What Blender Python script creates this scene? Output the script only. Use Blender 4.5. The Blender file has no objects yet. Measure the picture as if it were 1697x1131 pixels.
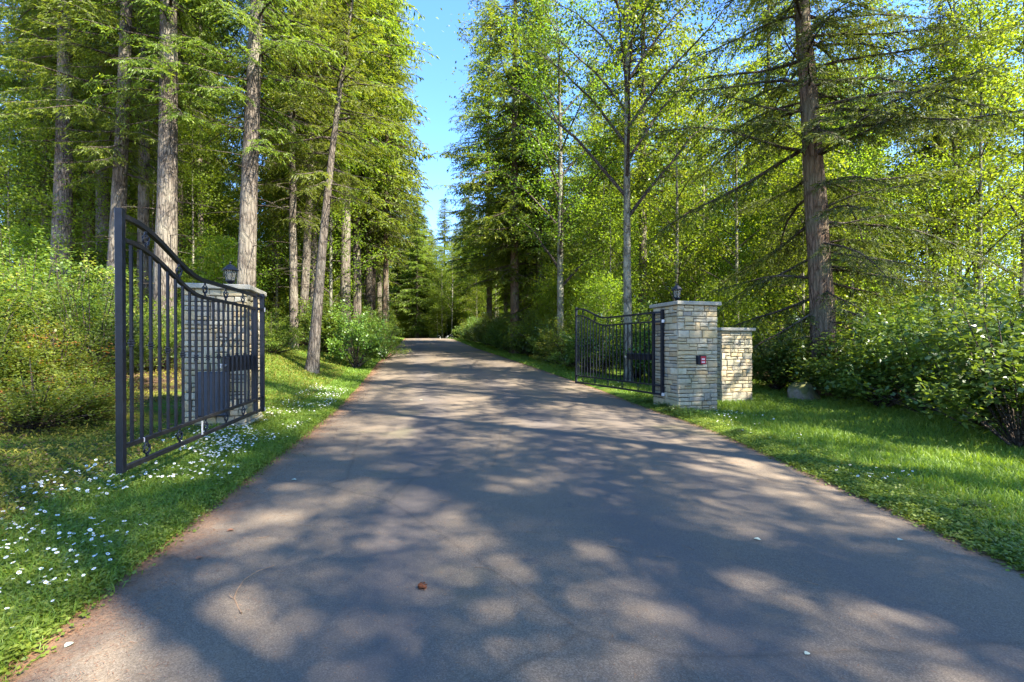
import bpy, bmesh, math, random
import numpy as np
from mathutils import Vector, Matrix, noise as mnoise

random.seed(7)
RS = np.random.RandomState(7)
R = math.radians
S = bpy.context.scene
COL = S.collection

# ------------------------------------------------------------------ camera, sky, sun, exposure
CAMZ = 1.45
FPX = 800.0          # focal length in pixels of the 1697 px wide photograph
cam_d = bpy.data.cameras.new('camera')
cam_d.sensor_width = 36.0
cam_d.lens = 36.0 * FPX / 1697.0
cam_d.shift_y = 9.5 / 1697.0
cam_d.clip_start = 0.05
cam_d.clip_end = 2000.0
cam = bpy.data.objects.new('camera', cam_d)
COL.objects.link(cam)
cam.location = (0, 0, CAMZ)
cam.rotation_euler = (R(90), 0, 0)
S.camera = cam

SUN_EL, SUN_AZ = 47.0, 124.0      # azimuth clockwise from +Y (the view direction): 90 = from the right
W = bpy.data.worlds.new('World')
S.world = W
W.use_nodes = True
nt = W.node_tree
nt.nodes.clear()
sky = nt.nodes.new('ShaderNodeTexSky')
sky.sky_type = 'NISHITA'
sky.sun_disc = False
sky.sun_elevation = R(SUN_EL)
sky.sun_rotation = R(SUN_AZ)
sky.air_density = 1.0
sky.dust_density = 0.1
sky.ozone_density = 6.0
bg = nt.nodes.new('ShaderNodeBackground')
bg.inputs['Strength'].default_value = 0.13
wo = nt.nodes.new('ShaderNodeOutputWorld')
hsw = nt.nodes.new('ShaderNodeHueSaturation')
hsw.inputs['Saturation'].default_value = 1.14
nt.links.new(sky.outputs[0], hsw.inputs['Color'])
tnt = nt.nodes.new('ShaderNodeMix')
tnt.data_type = 'RGBA'
tnt.blend_type = 'MULTIPLY'
tnt.inputs[0].default_value = 1.0
tnt.inputs[7].default_value = (1.03, .90, .97, 1)
nt.links.new(hsw.outputs[0], tnt.inputs[6])
nt.links.new(tnt.outputs[2], bg.inputs[0])
nt.links.new(bg.outputs[0], wo.inputs[0])

sd = bpy.data.lights.new('sun', 'SUN')
sd.energy = 4.9
sd.angle = R(0.53)
sd.color = (1.0, 0.93, 0.82)
sun = bpy.data.objects.new('sun', sd)
COL.objects.link(sun)
sv = Vector((math.sin(R(SUN_AZ)) * math.cos(R(SUN_EL)), math.cos(R(SUN_AZ)) * math.cos(R(SUN_EL)), math.sin(R(SUN_EL))))
sun.rotation_euler = sv.to_track_quat('Z', 'Y').to_euler()

S.view_settings.view_transform = 'Standard'
S.view_settings.look = 'None'
S.view_settings.exposure = 2.45
S.view_settings.gamma = 1.0
S.view_settings.use_curve_mapping = False
S.render.engine = 'CYCLES'
cy = S.cycles
cy.use_denoising = True
cy.max_bounces = 9
cy.diffuse_bounces = 6
cy.glossy_bounces = 2
cy.transmission_bounces = 6
cy.caustics_reflective = False
cy.caustics_refractive = False
cy.sample_clamp_indirect = 4.0

# ------------------------------------------------------------------ materials
def N(t, kind, **kw):
    n = t.nodes.new(kind)
    for k, v in kw.items():
        if k.startswith('i_'):
            n.inputs[k[2:].replace('_', ' ')].default_value = v
        else:
            setattr(n, k, v)
    return n

def new_mat(name):
    m = bpy.data.materials.new(name)
    m.use_nodes = True
    t = m.node_tree
    t.nodes.clear()
    out = t.nodes.new('ShaderNodeOutputMaterial')
    b = t.nodes.new('ShaderNodeBsdfPrincipled')
    t.links.new(b.outputs[0], out.inputs[0])
    return m, t, b, out

def ramp(t, stops, interp='LINEAR'):
    r = t.nodes.new('ShaderNodeValToRGB')
    r.color_ramp.interpolation = interp
    e = r.color_ramp.elements
    while len(e) < len(stops):
        e.new(0.5)
    for i, (p, c) in enumerate(stops):
        e[i].position = p
        e[i].color = (c[0], c[1], c[2], 1)
    return r

def noise_tex(t, scale, detail=4, rough=0.6, vec=None, dist=0.0):
    n = t.nodes.new('ShaderNodeTexNoise')
    n.inputs['Scale'].default_value = scale
    n.inputs['Detail'].default_value = detail
    n.inputs['Roughness'].default_value = rough
    n.inputs['Distortion'].default_value = dist
    if vec is not None:
        t.links.new(vec, n.inputs['Vector'])
    return n

def mixc(t, a, b, f, mode='MIX'):
    m = t.nodes.new('ShaderNodeMix')
    m.data_type = 'RGBA'
    m.blend_type = mode
    for val, sock in ((f, m.inputs[0]), (a, m.inputs[6]), (b, m.inputs[7])):
        if hasattr(val, 'is_linked') or hasattr(val, 'links'):
            t.links.new(val, sock)
        elif isinstance(val, (int, float)):
            sock.default_value = val
        else:
            sock.default_value = (val[0], val[1], val[2], 1)
    return m.outputs[2]

def bump(t, b, height, strength=0.3, dist=0.02):
    bp = t.nodes.new('ShaderNodeBump')
    bp.inputs['Strength'].default_value = strength
    bp.inputs['Distance'].default_value = dist
    t.links.new(height, bp.inputs['Height'])
    t.links.new(bp.outputs[0], b.inputs['Normal'])

def leaf_mat(name, cols, trans=0.45, rough=0.5, spec=0.35, tcol=(1.6, 1.5, 0.6)):
    """cols: dark, mid, light leaf colours, chosen by the per-leaf attribute 'tint'."""
    m, t, b, out = new_mat(name)
    at = t.nodes.new('ShaderNodeAttribute')
    at.attribute_name = 'tint'
    oi = t.nodes.new('ShaderNodeObjectInfo')
    r = ramp(t, [(0.0, cols[0]), (0.5, cols[1]), (0.9, cols[2]), (1.0, cols[3] if len(cols) > 3 else cols[2])])
    t.links.new(at.outputs['Fac'], r.inputs[0])
    hs = t.nodes.new('ShaderNodeHueSaturation')
    mr = t.nodes.new('ShaderNodeMapRange')
    mr.inputs[3].default_value = 0.485
    mr.inputs[4].default_value = 0.515
    t.links.new(oi.outputs['Random'], mr.inputs[0])
    t.links.new(mr.outputs[0], hs.inputs['Hue'])
    mr2 = t.nodes.new('ShaderNodeMapRange')
    mr2.inputs[3].default_value = 0.8
    mr2.inputs[4].default_value = 1.2
    t.links.new(oi.outputs['Random'], mr2.inputs[0])
    t.links.new(mr2.outputs[0], hs.inputs['Value'])
    t.links.new(r.outputs[0], hs.inputs['Color'])
    t.links.new(hs.outputs[0], b.inputs['Base Color'])
    b.inputs['Roughness'].default_value = rough
    b.inputs['Specular IOR Level'].default_value = spec
    tr = t.nodes.new('ShaderNodeBsdfTranslucent')
    tc = mixc(t, hs.outputs[0], (tcol[0], tcol[1], tcol[2]), 1.0, 'MULTIPLY')
    t.links.new(tc, tr.inputs[0])
    mx = t.nodes.new('ShaderNodeMixShader')
    mx.inputs[0].default_value = trans
    t.links.new(b.outputs[0], mx.inputs[1])
    t.links.new(tr.outputs[0], mx.inputs[2])
    t.links.new(mx.outputs[0], out.inputs[0])
    return m

M = {}
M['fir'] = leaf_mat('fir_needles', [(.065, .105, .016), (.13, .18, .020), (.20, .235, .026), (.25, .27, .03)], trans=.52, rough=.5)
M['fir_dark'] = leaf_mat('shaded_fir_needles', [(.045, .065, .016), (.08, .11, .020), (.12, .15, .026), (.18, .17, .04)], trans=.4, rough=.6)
M['decid'] = leaf_mat('alder_leaves', [(.10, .16, .018), (.155, .225, .022), (.22, .28, .028), (.27, .32, .04)], trans=.6, rough=.45)
M['maple'] = leaf_mat('maple_leaves', [(.08, .15, .018), (.125, .205, .022), (.18, .25, .03)], trans=.58, rough=.4)
M['shrub'] = leaf_mat('glossy_shrub_leaves', [(.05, .095, .02), (.085, .145, .026), (.14, .205, .034)], trans=.4, rough=.38, spec=.5)
M['shrub_olive'] = leaf_mat('fine_shrub_leaves', [(.04, .075, .018), (.08, .13, .022), (.15, .20, .03), (.26, .27, .05)], trans=.45, rough=.45)
M['shrub_red'] = leaf_mat('red_tipped_shrub_leaves', [(.06, .10, .016), (.12, .175, .022), (.20, .23, .03), (.30, .14, .03)], trans=.45, rough=.45)
M['clover'] = leaf_mat('clover_leaves', [(.09, .15, .02), (.15, .22, .026), (.22, .29, .036)], trans=.35, rough=.5)
M['grass'] = leaf_mat('grass_blades', [(.09, .15, .018), (.14, .215, .022), (.21, .28, .03), (.32, .31, .09)], trans=.4, rough=.5)
M['moss'] = leaf_mat('moss_tufts', [(.10, .11, .014), (.16, .16, .018), (.23, .20, .03)], trans=.3, rough=.8)
M['litter'] = leaf_mat('dry_needles', [(.13, .06, .028), (.22, .11, .045), (.33, .19, .085)], trans=.1, rough=.8)

M['floorlitter'] = leaf_mat('brown_leaf_litter', [(.05, .03, .018), (.11, .065, .04), (.20, .13, .08)], trans=.1, rough=.8)

def bark_mat(name, c1, c2, c3, sx=9, sz=1.6, lich=None):
    m, t, b, out = new_mat(name)
    tc = t.nodes.new('ShaderNodeTexCoord')
    mp = t.nodes.new('ShaderNodeMapping')
    mp.inputs['Scale'].default_value = (sx, sx, sz)
    t.links.new(tc.outputs['Object'], mp.inputs[0])
    v = t.nodes.new('ShaderNodeTexVoronoi')
    v.feature = 'DISTANCE_TO_EDGE'
    v.inputs['Scale'].default_value = 1.6
    n0 = noise_tex(t, 1.5, 5, .65, mp.outputs[0], 1.0)
    mv = t.nodes.new('ShaderNodeMix')
    mv.data_type = 'VECTOR'
    mv.inputs[0].default_value = 0.35
    t.links.new(mp.outputs[0], mv.inputs[4])
    t.links.new(n0.outputs['Color'], mv.inputs[5])
    t.links.new(mv.outputs[1], v.inputs['Vector'])
    n1 = noise_tex(t, 3.0, 8, .7, mp.outputs[0])
    r = ramp(t, [(.28, c1), (.5, c2), (.72, c3)])
    t.links.new(n1.outputs[0], r.inputs[0])
    r2 = ramp(t, [(0, (.30, .27, .25)), (.10, (1, 1, 1))])
    t.links.new(v.outputs[0], r2.inputs[0])
    c = mixc(t, r.outputs[0], r2.outputs[0], .8, 'MULTIPLY')
    n2 = noise_tex(t, .9, 4, .6, tc.outputs['Object'])
    rl = ramp(t, [(.48, (0, 0, 0)), (.66, (1, 1, 1))])
    t.links.new(n2.outputs[0], rl.inputs[0])
    c = mixc(t, c, lich or (c3[0] * 1.1, c3[1] * 1.15, c3[2] * 1.05), rl.outputs[0])
    t.links.new(c, b.inputs['Base Color'])
    b.inputs['Roughness'].default_value = .95
    b.inputs['Specular IOR Level'].default_value = .1
    ad = t.nodes.new('ShaderNodeMath')
    ad.operation = 'MULTIPLY_ADD'
    ad.inputs[1].default_value = .5
    mn = t.nodes.new('ShaderNodeMath')
    mn.operation = 'MINIMUM'
    mn.inputs[1].default_value = .18
    t.links.new(v.outputs[0], mn.inputs[0])
    m3 = t.nodes.new('ShaderNodeMath')
    m3.operation = 'MULTIPLY'
    m3.inputs[1].default_value = 4
    t.links.new(mn.outputs[0], m3.inputs[0])
    t.links.new(n1.outputs[0], ad.inputs[0])
    t.links.new(m3.outputs[0], ad.inputs[2])
    bump(t, b, ad.outputs[0], .9, .05)
    return m
M['bark'] = bark_mat('fir_bark', (.060, .049, .037), (.130, .108, .083), (.21, .18, .145), 11, 2.2)
M['bark_brown'] = bark_mat('brown_fir_bark', (.085, .055, .035), (.155, .105, .07), (.22, .165, .12), lich=(.15, .14, .09))
M['bark_smooth'] = bark_mat('alder_bark', (.10, .095, .068), (.165, .155, .11), (.25, .235, .18), 5, 2.5)
M['twig'] = bark_mat('twig_bark', (.045, .034, .026), (.085, .065, .05), (.13, .11, .09), 12, 12)

def simple(name, col, rough=.6, spec=.5, metal=0, nscale=None, namp=.25, bstr=0, bdist=.01):
    m, t, b, out = new_mat(name)
    b.inputs['Base Color'].default_value = (*col, 1)
    b.inputs['Roughness'].default_value = rough
    b.inputs['Specular IOR Level'].default_value = spec
    b.inputs['Metallic'].default_value = metal
    if nscale:
        tc = t.nodes.new('ShaderNodeTexCoord')
        n = noise_tex(t, nscale, 6, .65, tc.outputs['Object'])
        r = ramp(t, [(.25, tuple(c * (1 - namp) for c in col)), (.75, tuple(min(1, c * (1 + namp)) for c in col))])
        t.links.new(n.outputs[0], r.inputs[0])
        t.links.new(r.outputs[0], b.inputs['Base Color'])
        if bstr:
            bump(t, b, n.outputs[0], bstr, bdist)
    return m
M['gate'] = simple('black_painted_steel', (.007, .009, .014), .42, .3, 0, 14, .5, .08, .002)
M['gate_dusty'] = simple('weathered_black_steel', (.016, .015, .014), .6, .3, 0, 20, .5, .1, .002)
M['cabinet'] = simple('slate_blue_cabinet_paint', (.016, .025, .038), .5, .5, 0, 3, .15)
M['concrete'] = simple('mossy_concrete', (.24, .24, .18), .9, .2, 0, 6, .35, .3, .01)
M['mortar'] = simple('recessed_dark_mortar', (.045, .038, .026), .95, .1, 0, 20, .3, .4, .01)
M['capstone'] = simple('grey_capstone', (.25, .235, .18), .85, .3, 0, 8, .35, .4, .008)
M['white'] = simple('white_petal', (.75, .75, .72), .6, .3)
M['yellow'] = simple('yellow_flower_eye', (.55, .40, .03), .7, .3)
M['steelpale'] = simple('pale_galvanised_steel', (.45, .45, .43), .4, .5, .3, 30, .2)
M['red'] = simple('red_sign_face', (.35, .012, .018), .35, .5)
M['signwhite'] = simple('white_sign_print', (.70, .62, .60), .5, .4)
M['cone'] = simple('brown_cone', (.16, .055, .022), .8, .2, 0, 60, .5, .5, .004)
M['paleleaf'] = simple('pale_fallen_leaf', (.42, .44, .30), .6, .4, 0, 60, .25)
M['brownleaf'] = simple('brown_fallen_leaf', (.22, .10, .05), .7, .3, 0, 60, .3)
M['wood'] = simple('bare_stick', (.23, .15, .09), .9, .1, 0, 30, .4)

m, t, b, out = new_mat('lantern_glass')
b.inputs['Base Color'].default_value = (.55, .53, .42, 1)
b.inputs['Roughness'].default_value = .25
b.inputs['Transmission Weight'].default_value = .75
b.inputs['IOR'].default_value = 1.15
M['glass'] = m

# stone: colour by object
def stone_mat():
    m, t, b, out = new_mat('ledge_stone')
    oi = t.nodes.new('ShaderNodeObjectInfo')
    tc = t.nodes.new('ShaderNodeTexCoord')
    cols = ramp(t, [(0, (.37, .27, .14)), (.16, (.47, .37, .205)), (.34, (.30, .27, .195)), (.5, (.48, .40, .25)), (.64, (.22, .205, .165)), (.76, (.42, .32, .18)), (.9, (.36, .32, .225)), (1, (.55, .48, .32))])
    t.links.new(oi.outputs['Random'], cols.inputs[0])
    ge = t.nodes.new('ShaderNodeNewGeometry')
    n = noise_tex(t, 14, 8, .7, ge.outputs['Position'], .4)
    r = ramp(t, [(.25, (.6, .58, .55)), (.5, (1, 1, 1)), (.8, (1.15, 1.12, 1.05))])
    t.links.new(n.outputs[0], r.inputs[0])
    c = mixc(t, cols.outputs[0], r.outputs[0], .9, 'MULTIPLY')
    n3 = noise_tex(t, 2.2, 3, .5, ge.outputs['Position'])
    r3 = ramp(t, [(.45, (0, 0, 0)), (.75, (.75, .75, .75))])
    t.links.new(n3.outputs[0], r3.inputs[0])
    c = mixc(t, c, (.24, .22, .11), r3.outputs[0])
    t.links.new(c, b.inputs['Base Color'])
    b.inputs['Roughness'].default_value = .9
    b.inputs['Specular IOR Level'].default_value = .25
    n2 = noise_tex(t, 30, 8, .7, ge.outputs['Position'])
    bump(t, b, n2.outputs[0], .7, .012)
    return m
M['stone'] = stone_mat()

def boulder_mat():
    m, t, b, out = new_mat('mossy_rock')
    tc = t.nodes.new('ShaderNodeTexCoord')
    n = noise_tex(t, 5, 8, .7, tc.outputs['Object'])
    r = ramp(t, [(.35, (.10, .085, .055)), (.5, (.22, .185, .13)), (.65, (.32, .27, .20))])
    t.links.new(n.outputs[0], r.inputs[0])
    n2 = noise_tex(t, 2.4, 5, .6, tc.outputs['Object'])
    ge = t.nodes.new('ShaderNodeNewGeometry')
    sx = t.nodes.new('ShaderNodeSeparateXYZ')
    t.links.new(ge.outputs['Normal'], sx.inputs[0])
    ad = t.nodes.new('ShaderNodeMath')
    ad.operation = 'MULTIPLY_ADD'
    ad.inputs[1].default_value = .35
    t.links.new(sx.outputs[2], ad.inputs[0])
    t.links.new(n2.outputs[0], ad.inputs[2])
    r2 = ramp(t, [(.40, (0, 0, 0)), (.62, (1, 1, 1))])
    t.links.new(ad.outputs[0], r2.inputs[0])
    c = mixc(t, r.outputs[0], (.10, .10, .025), r2.outputs[0])
    t.links.new(c, b.inputs['Base Color'])
    b.inputs['Roughness'].default_value = .95
    bump(t, b, n.outputs[0], .6, .04)
    return m
M['boulder'] = boulder_mat()

def asphalt_mat():
    m, t, b, out = new_mat('worn_asphalt')
    tc = t.nodes.new('ShaderNodeTexCoord')
    P = tc.outputs['Object']
    at = t.nodes.new('ShaderNodeAttribute')
    at.attribute_name = 'edge'      # 0 on the crown of the road, 1 at its edge
    agg = t.nodes.new('ShaderNodeTexVoronoi')
    agg.inputs['Scale'].default_value = 190
    t.links.new(P, agg.inputs['Vector'])
    sp = t.nodes.new('ShaderNodeSeparateColor')
    t.links.new(agg.outputs['Color'], sp.inputs[0])
    ra = ramp(t, [(0, (.100, .079, .055)), (.45, (.134, .107, .076)), (.8, (.160, .129, .091)), (1, (.20, .165, .125))])
    t.links.new(sp.outputs[0], ra.inputs[0])
    big = noise_tex(t, .55, 5, .55, P, .5)
    rb = ramp(t, [(.3, (.84, .83, .83)), (.7, (1.14, 1.09, 1.0))])
    t.links.new(big.outputs[0], rb.inputs[0])
    c = mixc(t, ra.outputs[0], rb.outputs[0], 1.0, 'MULTIPLY')
    # fine needle dust: warm
    dust = noise_tex(t, 5.0, 8, .75, P, .2)
    rd = ramp(t, [(.50, (0, 0, 0)), (.72, (.5, .5, .5))])
    t.links.new(dust.outputs[0], rd.inputs[0])
    c = mixc(t, c, (.20, .135, .075), rd.outputs[0])
    # mossy olive stain patches
    ms = noise_tex(t, .38, 6, .7, P, 1.0)
    rm = ramp(t, [(.56, (0, 0, 0)), (.70, (.5, .5, .5))])
    t.links.new(ms.outputs[0], rm.inputs[0])
    c = mixc(t, c, (.088, .085, .035), rm.outputs[0])
    # worn wheel paths: attribute 'track'
    tk = t.nodes.new('ShaderNodeAttribute')
    tk.attribute_name = 'track'
    nk = noise_tex(t, .9, 6, .65, P, .6)
    mk = t.nodes.new('ShaderNodeMath')
    mk.operation = 'MULTIPLY'
    t.links.new(tk.outputs['Fac'], mk.inputs[0])
    t.links.new(nk.outputs[0], mk.inputs[1])
    c = mixc(t, c, (.085, .074, .068), mk.outputs[0])
    # old spills and damp stains
    st = noise_tex(t, 1.3, 7, .75, P, 1.4)
    rst = ramp(t, [(.60, (0, 0, 0)), (.66, (.40, .40, .40))])
    t.links.new(st.outputs[0], rst.inputs[0])
    c = mixc(t, c, (.070, .064, .060), rst.outputs[0])
    # litter band at the edges
    ne = noise_tex(t, 1.9, 8, .8, P, .9)
    ade = t.nodes.new('ShaderNodeMath')
    ade.operation = 'MULTIPLY_ADD'
    ade.inputs[1].default_value = 1.25
    sbn = t.nodes.new('ShaderNodeMath')
    sbn.operation = 'SUBTRACT'
    sbn.inputs[1].default_value = .12
    t.links.new(ne.outputs[0], sbn.inputs[0])
    t.links.new(sbn.outputs[0], ade.inputs[0])
    t.links.new(at.outputs['Fac'], ade.inputs[2])
    re = ramp(t, [(.86 / 2, (0, 0, 0)), (1.36 / 2, (.9, .9, .9))])
    hf = t.nodes.new('ShaderNodeMath')
    hf.operation = 'MULTIPLY'
    hf.inputs[1].default_value = .5
    t.links.new(ade.outputs[0], hf.inputs[0])
    t.links.new(hf.outputs[0], re.inputs[0])
    nf = noise_tex(t, 60, 4, .7, P)
    rf = ramp(t, [(.35, (.085, .048, .024)), (.6, (.24, .115, .05))])
    t.links.new(nf.outputs[0], rf.inputs[0])
    c = mixc(t, c, rf.outputs[0], re.outputs[0])
    # cracks / lane seam
    wv = t.nodes.new('ShaderNodeTexVoronoi')
    wv.feature = 'DISTANCE_TO_EDGE'
    wv.inputs['Scale'].default_value = .34
    nd = noise_tex(t, 1.2, 6, .7, P)
    mv = t.nodes.new('ShaderNodeMix')
    mv.data_type = 'VECTOR'
    mv.inputs[0].default_value = .12
    t.links.new(P, mv.inputs[4])
    t.links.new(nd.outputs['Color'], mv.inputs[5])
    t.links.new(mv.outputs[1], wv.inputs['Vector'])
    rc = ramp(t, [(0, (.45, .43, .4)), (.006, (1, 1, 1))])
    t.links.new(wv.outputs[0], rc.inputs[0])
    c = mixc(t, c, rc.outputs[0], .35, 'MULTIPLY')
    t.links.new(c, b.inputs['Base Color'])
    b.inputs['Roughness'].default_value = .85
    b.inputs['Specular IOR Level'].default_value = .3
    h = t.nodes.new('ShaderNodeMath')
    h.operation = 'ADD'
    t.links.new(agg.outputs['Distance'], h.inputs[0])
    t.links.new(dust.outputs[0], h.inputs[1])
    bump(t, b, h.outputs[0], .38, .005)
    return m
M['asphalt'] = asphalt_mat()

def ground_mat():
    m, t, b, out = new_mat('forest_ground')
    tc = t.nodes.new('ShaderNodeTexCoord')
    P = tc.outputs['Object']
    at = t.nodes.new('ShaderNodeAttribute')
    at.attribute_name = 'lawn'     # where turf grows
    n = noise_tex(t, 9, 8, .75, P)
    rs = ramp(t, [(.3, (.035, .025, .015)), (.5, (.085, .055, .032)), (.7, (.15, .10, .06))])
    t.links.new(n.outputs[0], rs.inputs[0])
    n2 = noise_tex(t, 25, 6, .7, P)
    rg = ramp(t, [(.3, (.04, .075, .012)), (.55, (.07, .12, .018)), (.75, (.12, .15, .03))])
    t.links.new(n2.outputs[0], rg.inputs[0])
    n3 = noise_tex(t, 1.6, 5, .65, P, .3)
    ad = t.nodes.new('ShaderNodeMath')
    ad.operation = 'ADD'
    t.links.new(n3.outputs[0], ad.inputs[0])
    t.links.new(at.outputs['Fac'], ad.inputs[1])
    rr = ramp(t, [(.60, (0, 0, 0)), (.85, (1, 1, 1))])
    t.links.new(ad.outputs[0], rr.inputs[0])
    c = mixc(t, rs.outputs[0], rg.outputs[0], rr.outputs[0])
    n4 = noise_tex(t, .8, 5, .6, P, .2)
    rmm = ramp(t, [(.52, (0, 0, 0)), (.68, (.75, .75, .75))])
    t.links.new(n4.outputs[0], rmm.inputs[0])
    c = mixc(t, c, (.14, .125, .02), rmm.outputs[0])
    t.links.new(c, b.inputs['Base Color'])
    b.inputs['Roughness'].default_value = 1
    b.inputs['Specular IOR Level'].default_value = .05
    bump(t, b, n.outputs[0], .8, .04)
    return m
M['ground'] = ground_mat()

# ------------------------------------------------------------------ object helpers
def link(o, parent=None):
    COL.objects.link(o)
    if parent is not None:
        o.parent = parent
    return o

def tag(o, label=None, cat=None, group=None, kind=None):
    if label: o['label'] = label
    if cat: o['category'] = cat
    if group: o['group'] = group
    if kind: o['kind'] = kind
    return o

def empty(name, loc, rz=0.0):
    o = bpy.data.objects.new(name, None)
    o.empty_display_size = .2
    o.location = loc
    o.rotation_euler = (0, 0, rz)
    return link(o)

def mobj(name, me, parent=None, loc=None, rot=None, scale=None):
    o = bpy.data.objects.new(name, me)
    if loc is not None: o.location = loc
    if rot is not None: o.rotation_euler = rot
    if scale is not None: o.scale = scale
    return link(o, parent)

def np_mesh(name, V, F, mat, tint=None, smooth=False, attr='tint'):
    V = np.asarray(V, dtype=np.float32).reshape(-1, 3)
    F = np.asarray(F, dtype=np.int32)
    k = F.shape[1]
    me = bpy.data.meshes.new(name)
    me.vertices.add(len(V))
    me.vertices.foreach_set('co', V.ravel())
    me.loops.add(F.size)
    me.loops.foreach_set('vertex_index', F.ravel())
    me.polygons.add(len(F))
    me.polygons.foreach_set('loop_start', np.arange(0, F.size, k, dtype=np.int32))
    me.polygons.foreach_set('loop_total', np.full(len(F), k, dtype=np.int32))
    if smooth:
        me.polygons.foreach_set('use_smooth', np.ones(len(F), dtype=bool))
    me.materials.append(mat)
    me.update(calc_edges=True)
    if tint is not None:
        a = me.attributes.new(attr, 'FLOAT', 'POINT')
        a.data.foreach_set('value', np.asarray(tint, dtype=np.float32))
    return me

def unit(v):
    return v / (np.linalg.norm(v, axis=-1, keepdims=True) + 1e-9)

def leaves(base, dirs, length, width, rnd, tint, roll=None, mid=.45):
    """rhombic leaves: base point, direction, length, width -> V, F, T"""
    n = len(base)
    d = unit(dirs)
    if roll is None:
        nr = unit(rnd.normal(size=(n, 3)) * np.array([.55, .55, .35]) + np.array([0, 0, .75]))
    else:
        nr = unit(rnd.normal(size=(n, 3)) * roll + np.array([0, 0, 1.0]))
    s = unit(np.cross(d, nr))
    length = np.broadcast_to(np.asarray(length, float), (n,))[:, None]
    width = np.broadcast_to(np.asarray(width, float), (n,))[:, None]
    up = np.cross(s, d) * length * .08
    V = np.stack([base, base + d * length * mid + s * width * .5 + up, base + d * length, base + d * length * mid - s * width * .5 + up], 1).reshape(-1, 3)
    F = np.arange(n * 4).reshape(n, 4)
    return V, F, np.repeat(tint, 4)

def join(parts):
    Vs, Fs, Ts, o = [], [], [], 0
    for V, F, T in parts:
        Vs.append(V); Fs.append(F + o); Ts.append(T); o += len(V)
    return np.concatenate(Vs), np.concatenate(Fs), np.concatenate(Ts)

def tube(path, radii, sides=6, rnd=None, rough=0.0):
    P = np.asarray(path, float)
    n = len(P)
    T = unit(np.gradient(P, axis=0))
    ref = np.array([0.0, 1.0, 0.0]) if abs(T[:, 1]).mean() < .8 else np.array([1.0, 0, 0])
    A = unit(np.cross(T, ref))
    B = np.cross(T, A)
    an = np.linspace(0, 2 * math.pi, sides, endpoint=False)
    rr = np.asarray(radii, float)[:, None] * np.ones(sides)
    if rough and rnd is not None:
        rr = rr * (1 + rough * rnd.normal(size=(n, sides)))
    V = P[:, None, :] + (A[:, None, :] * np.cos(an)[None, :, None] + B[:, None, :] * np.sin(an)[None, :, None]) * rr[:, :, None]
    i = np.arange(n - 1)[:, None] * sides
    j = np.arange(sides)[None, :]
    j2 = (j + 1) % sides
    F = np.stack([i + j, i + j2, i + sides + j2, i + sides + j], -1).reshape(-1, 4)
    return V.reshape(-1, 3), F, np.zeros(n * sides)

class Box:
    """collects boxes, bars and prisms in one mesh"""
    def __init__(s):
        s.V, s.F = [], []
    def box(s, c, d, rz=0.0, taper=1.0):
        hx, hy, hz = d[0] / 2, d[1] / 2, d[2] / 2
        ca, sa = math.cos(rz), math.sin(rz)
        o = len(s.V)
        for z, k in ((-hz, 1), (hz, taper)):
            for x, y in ((-hx, -hy), (hx, -hy), (hx, hy), (-hx, hy)):
                x, y = x * k, y * k
                s.V.append((c[0] + x * ca - y * sa, c[1] + x * sa + y * ca, c[2] + z))
        for f in ((0, 3, 2, 1), (4, 5, 6, 7), (0, 1, 5, 4), (1, 2, 6, 5), (2, 3, 7, 6), (3, 0, 4, 7)):
            s.F.append(tuple(o + i for i in f))
        return s
    def lathe(s, prof, sides=12, c=(0, 0, 0), rot=0):
        o = len(s.V)
        for r, z in prof:
            for k in range(sides):
                a = rot + 2 * math.pi * k / sides
                s.V.append((c[0] + r * math.cos(a), c[1] + r * math.sin(a), c[2] + z))
        for i in range(len(prof) - 1):
            for k in range(sides):
                k2 = (k + 1) % sides
                s.F.append((o + i * sides + k, o + i * sides + k2, o + (i + 1) * sides + k2, o + (i + 1) * sides + k))
        s.F.append(tuple(o + k for k in reversed(range(sides))))
        s.F.append(tuple(o + (len(prof) - 1) * sides + k for k in range(sides)))
        return s
    def sweep(s, pts, w, h):
        """square bar swept along pts lying in the local XZ plane"""
        o = len(s.V)
        n = len(pts)
        for i, (x, z) in enumerate(pts):
            x0, z0 = pts[max(i - 1, 0)]
            x1, z1 = pts[min(i + 1, n - 1)]
            l = math.hypot(x1 - x0, z1 - z0)
            nx, nz = -(z1 - z0) / l, (x1 - x0) / l
            for a, bb in ((-1, -1), (1, -1), (1, 1), (-1, 1)):
                s.V.append((x + nx * h / 2 * bb, a * w / 2, z + nz * h / 2 * bb))
        for i in range(n - 1):
            for k in range(4):
                k2 = (k + 1) % 4
                s.F.append((o + i * 4 + k, o + i * 4 + k2, o + i * 4 + 4 + k2, o + i * 4 + 4 + k))
        s.F.append((o + 3, o + 2, o + 1, o))
        e = o + (n - 1) * 4
        s.F.append((e, e + 1, e + 2, e + 3))
        return s
    def tube(s, pts, r, sides=5):
        V, F, T = tube(pts, [r] * len(pts), sides)
        o = len(s.V)
        s.V += [tuple(v) for v in V]
        s.F += [tuple(int(o + i) for i in f) for f in F]
        return s
    def mesh(s, name, mat, bevel=0.0, smooth=False):
        me = bpy.data.meshes.new(name)
        me.from_pydata(s.V, [], s.F)
        me.materials.append(mat)
        if bevel:
            bm = bmesh.new()
            bm.from_mesh(me)
            bmesh.ops.bevel(bm, geom=bm.edges[:], offset=bevel, segments=1, affect='EDGES')
            bm.to_mesh(me)
            bm.free()
        if smooth:
            for p in me.polygons:
                p.use_smooth = True
        me.update()
        return me

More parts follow.
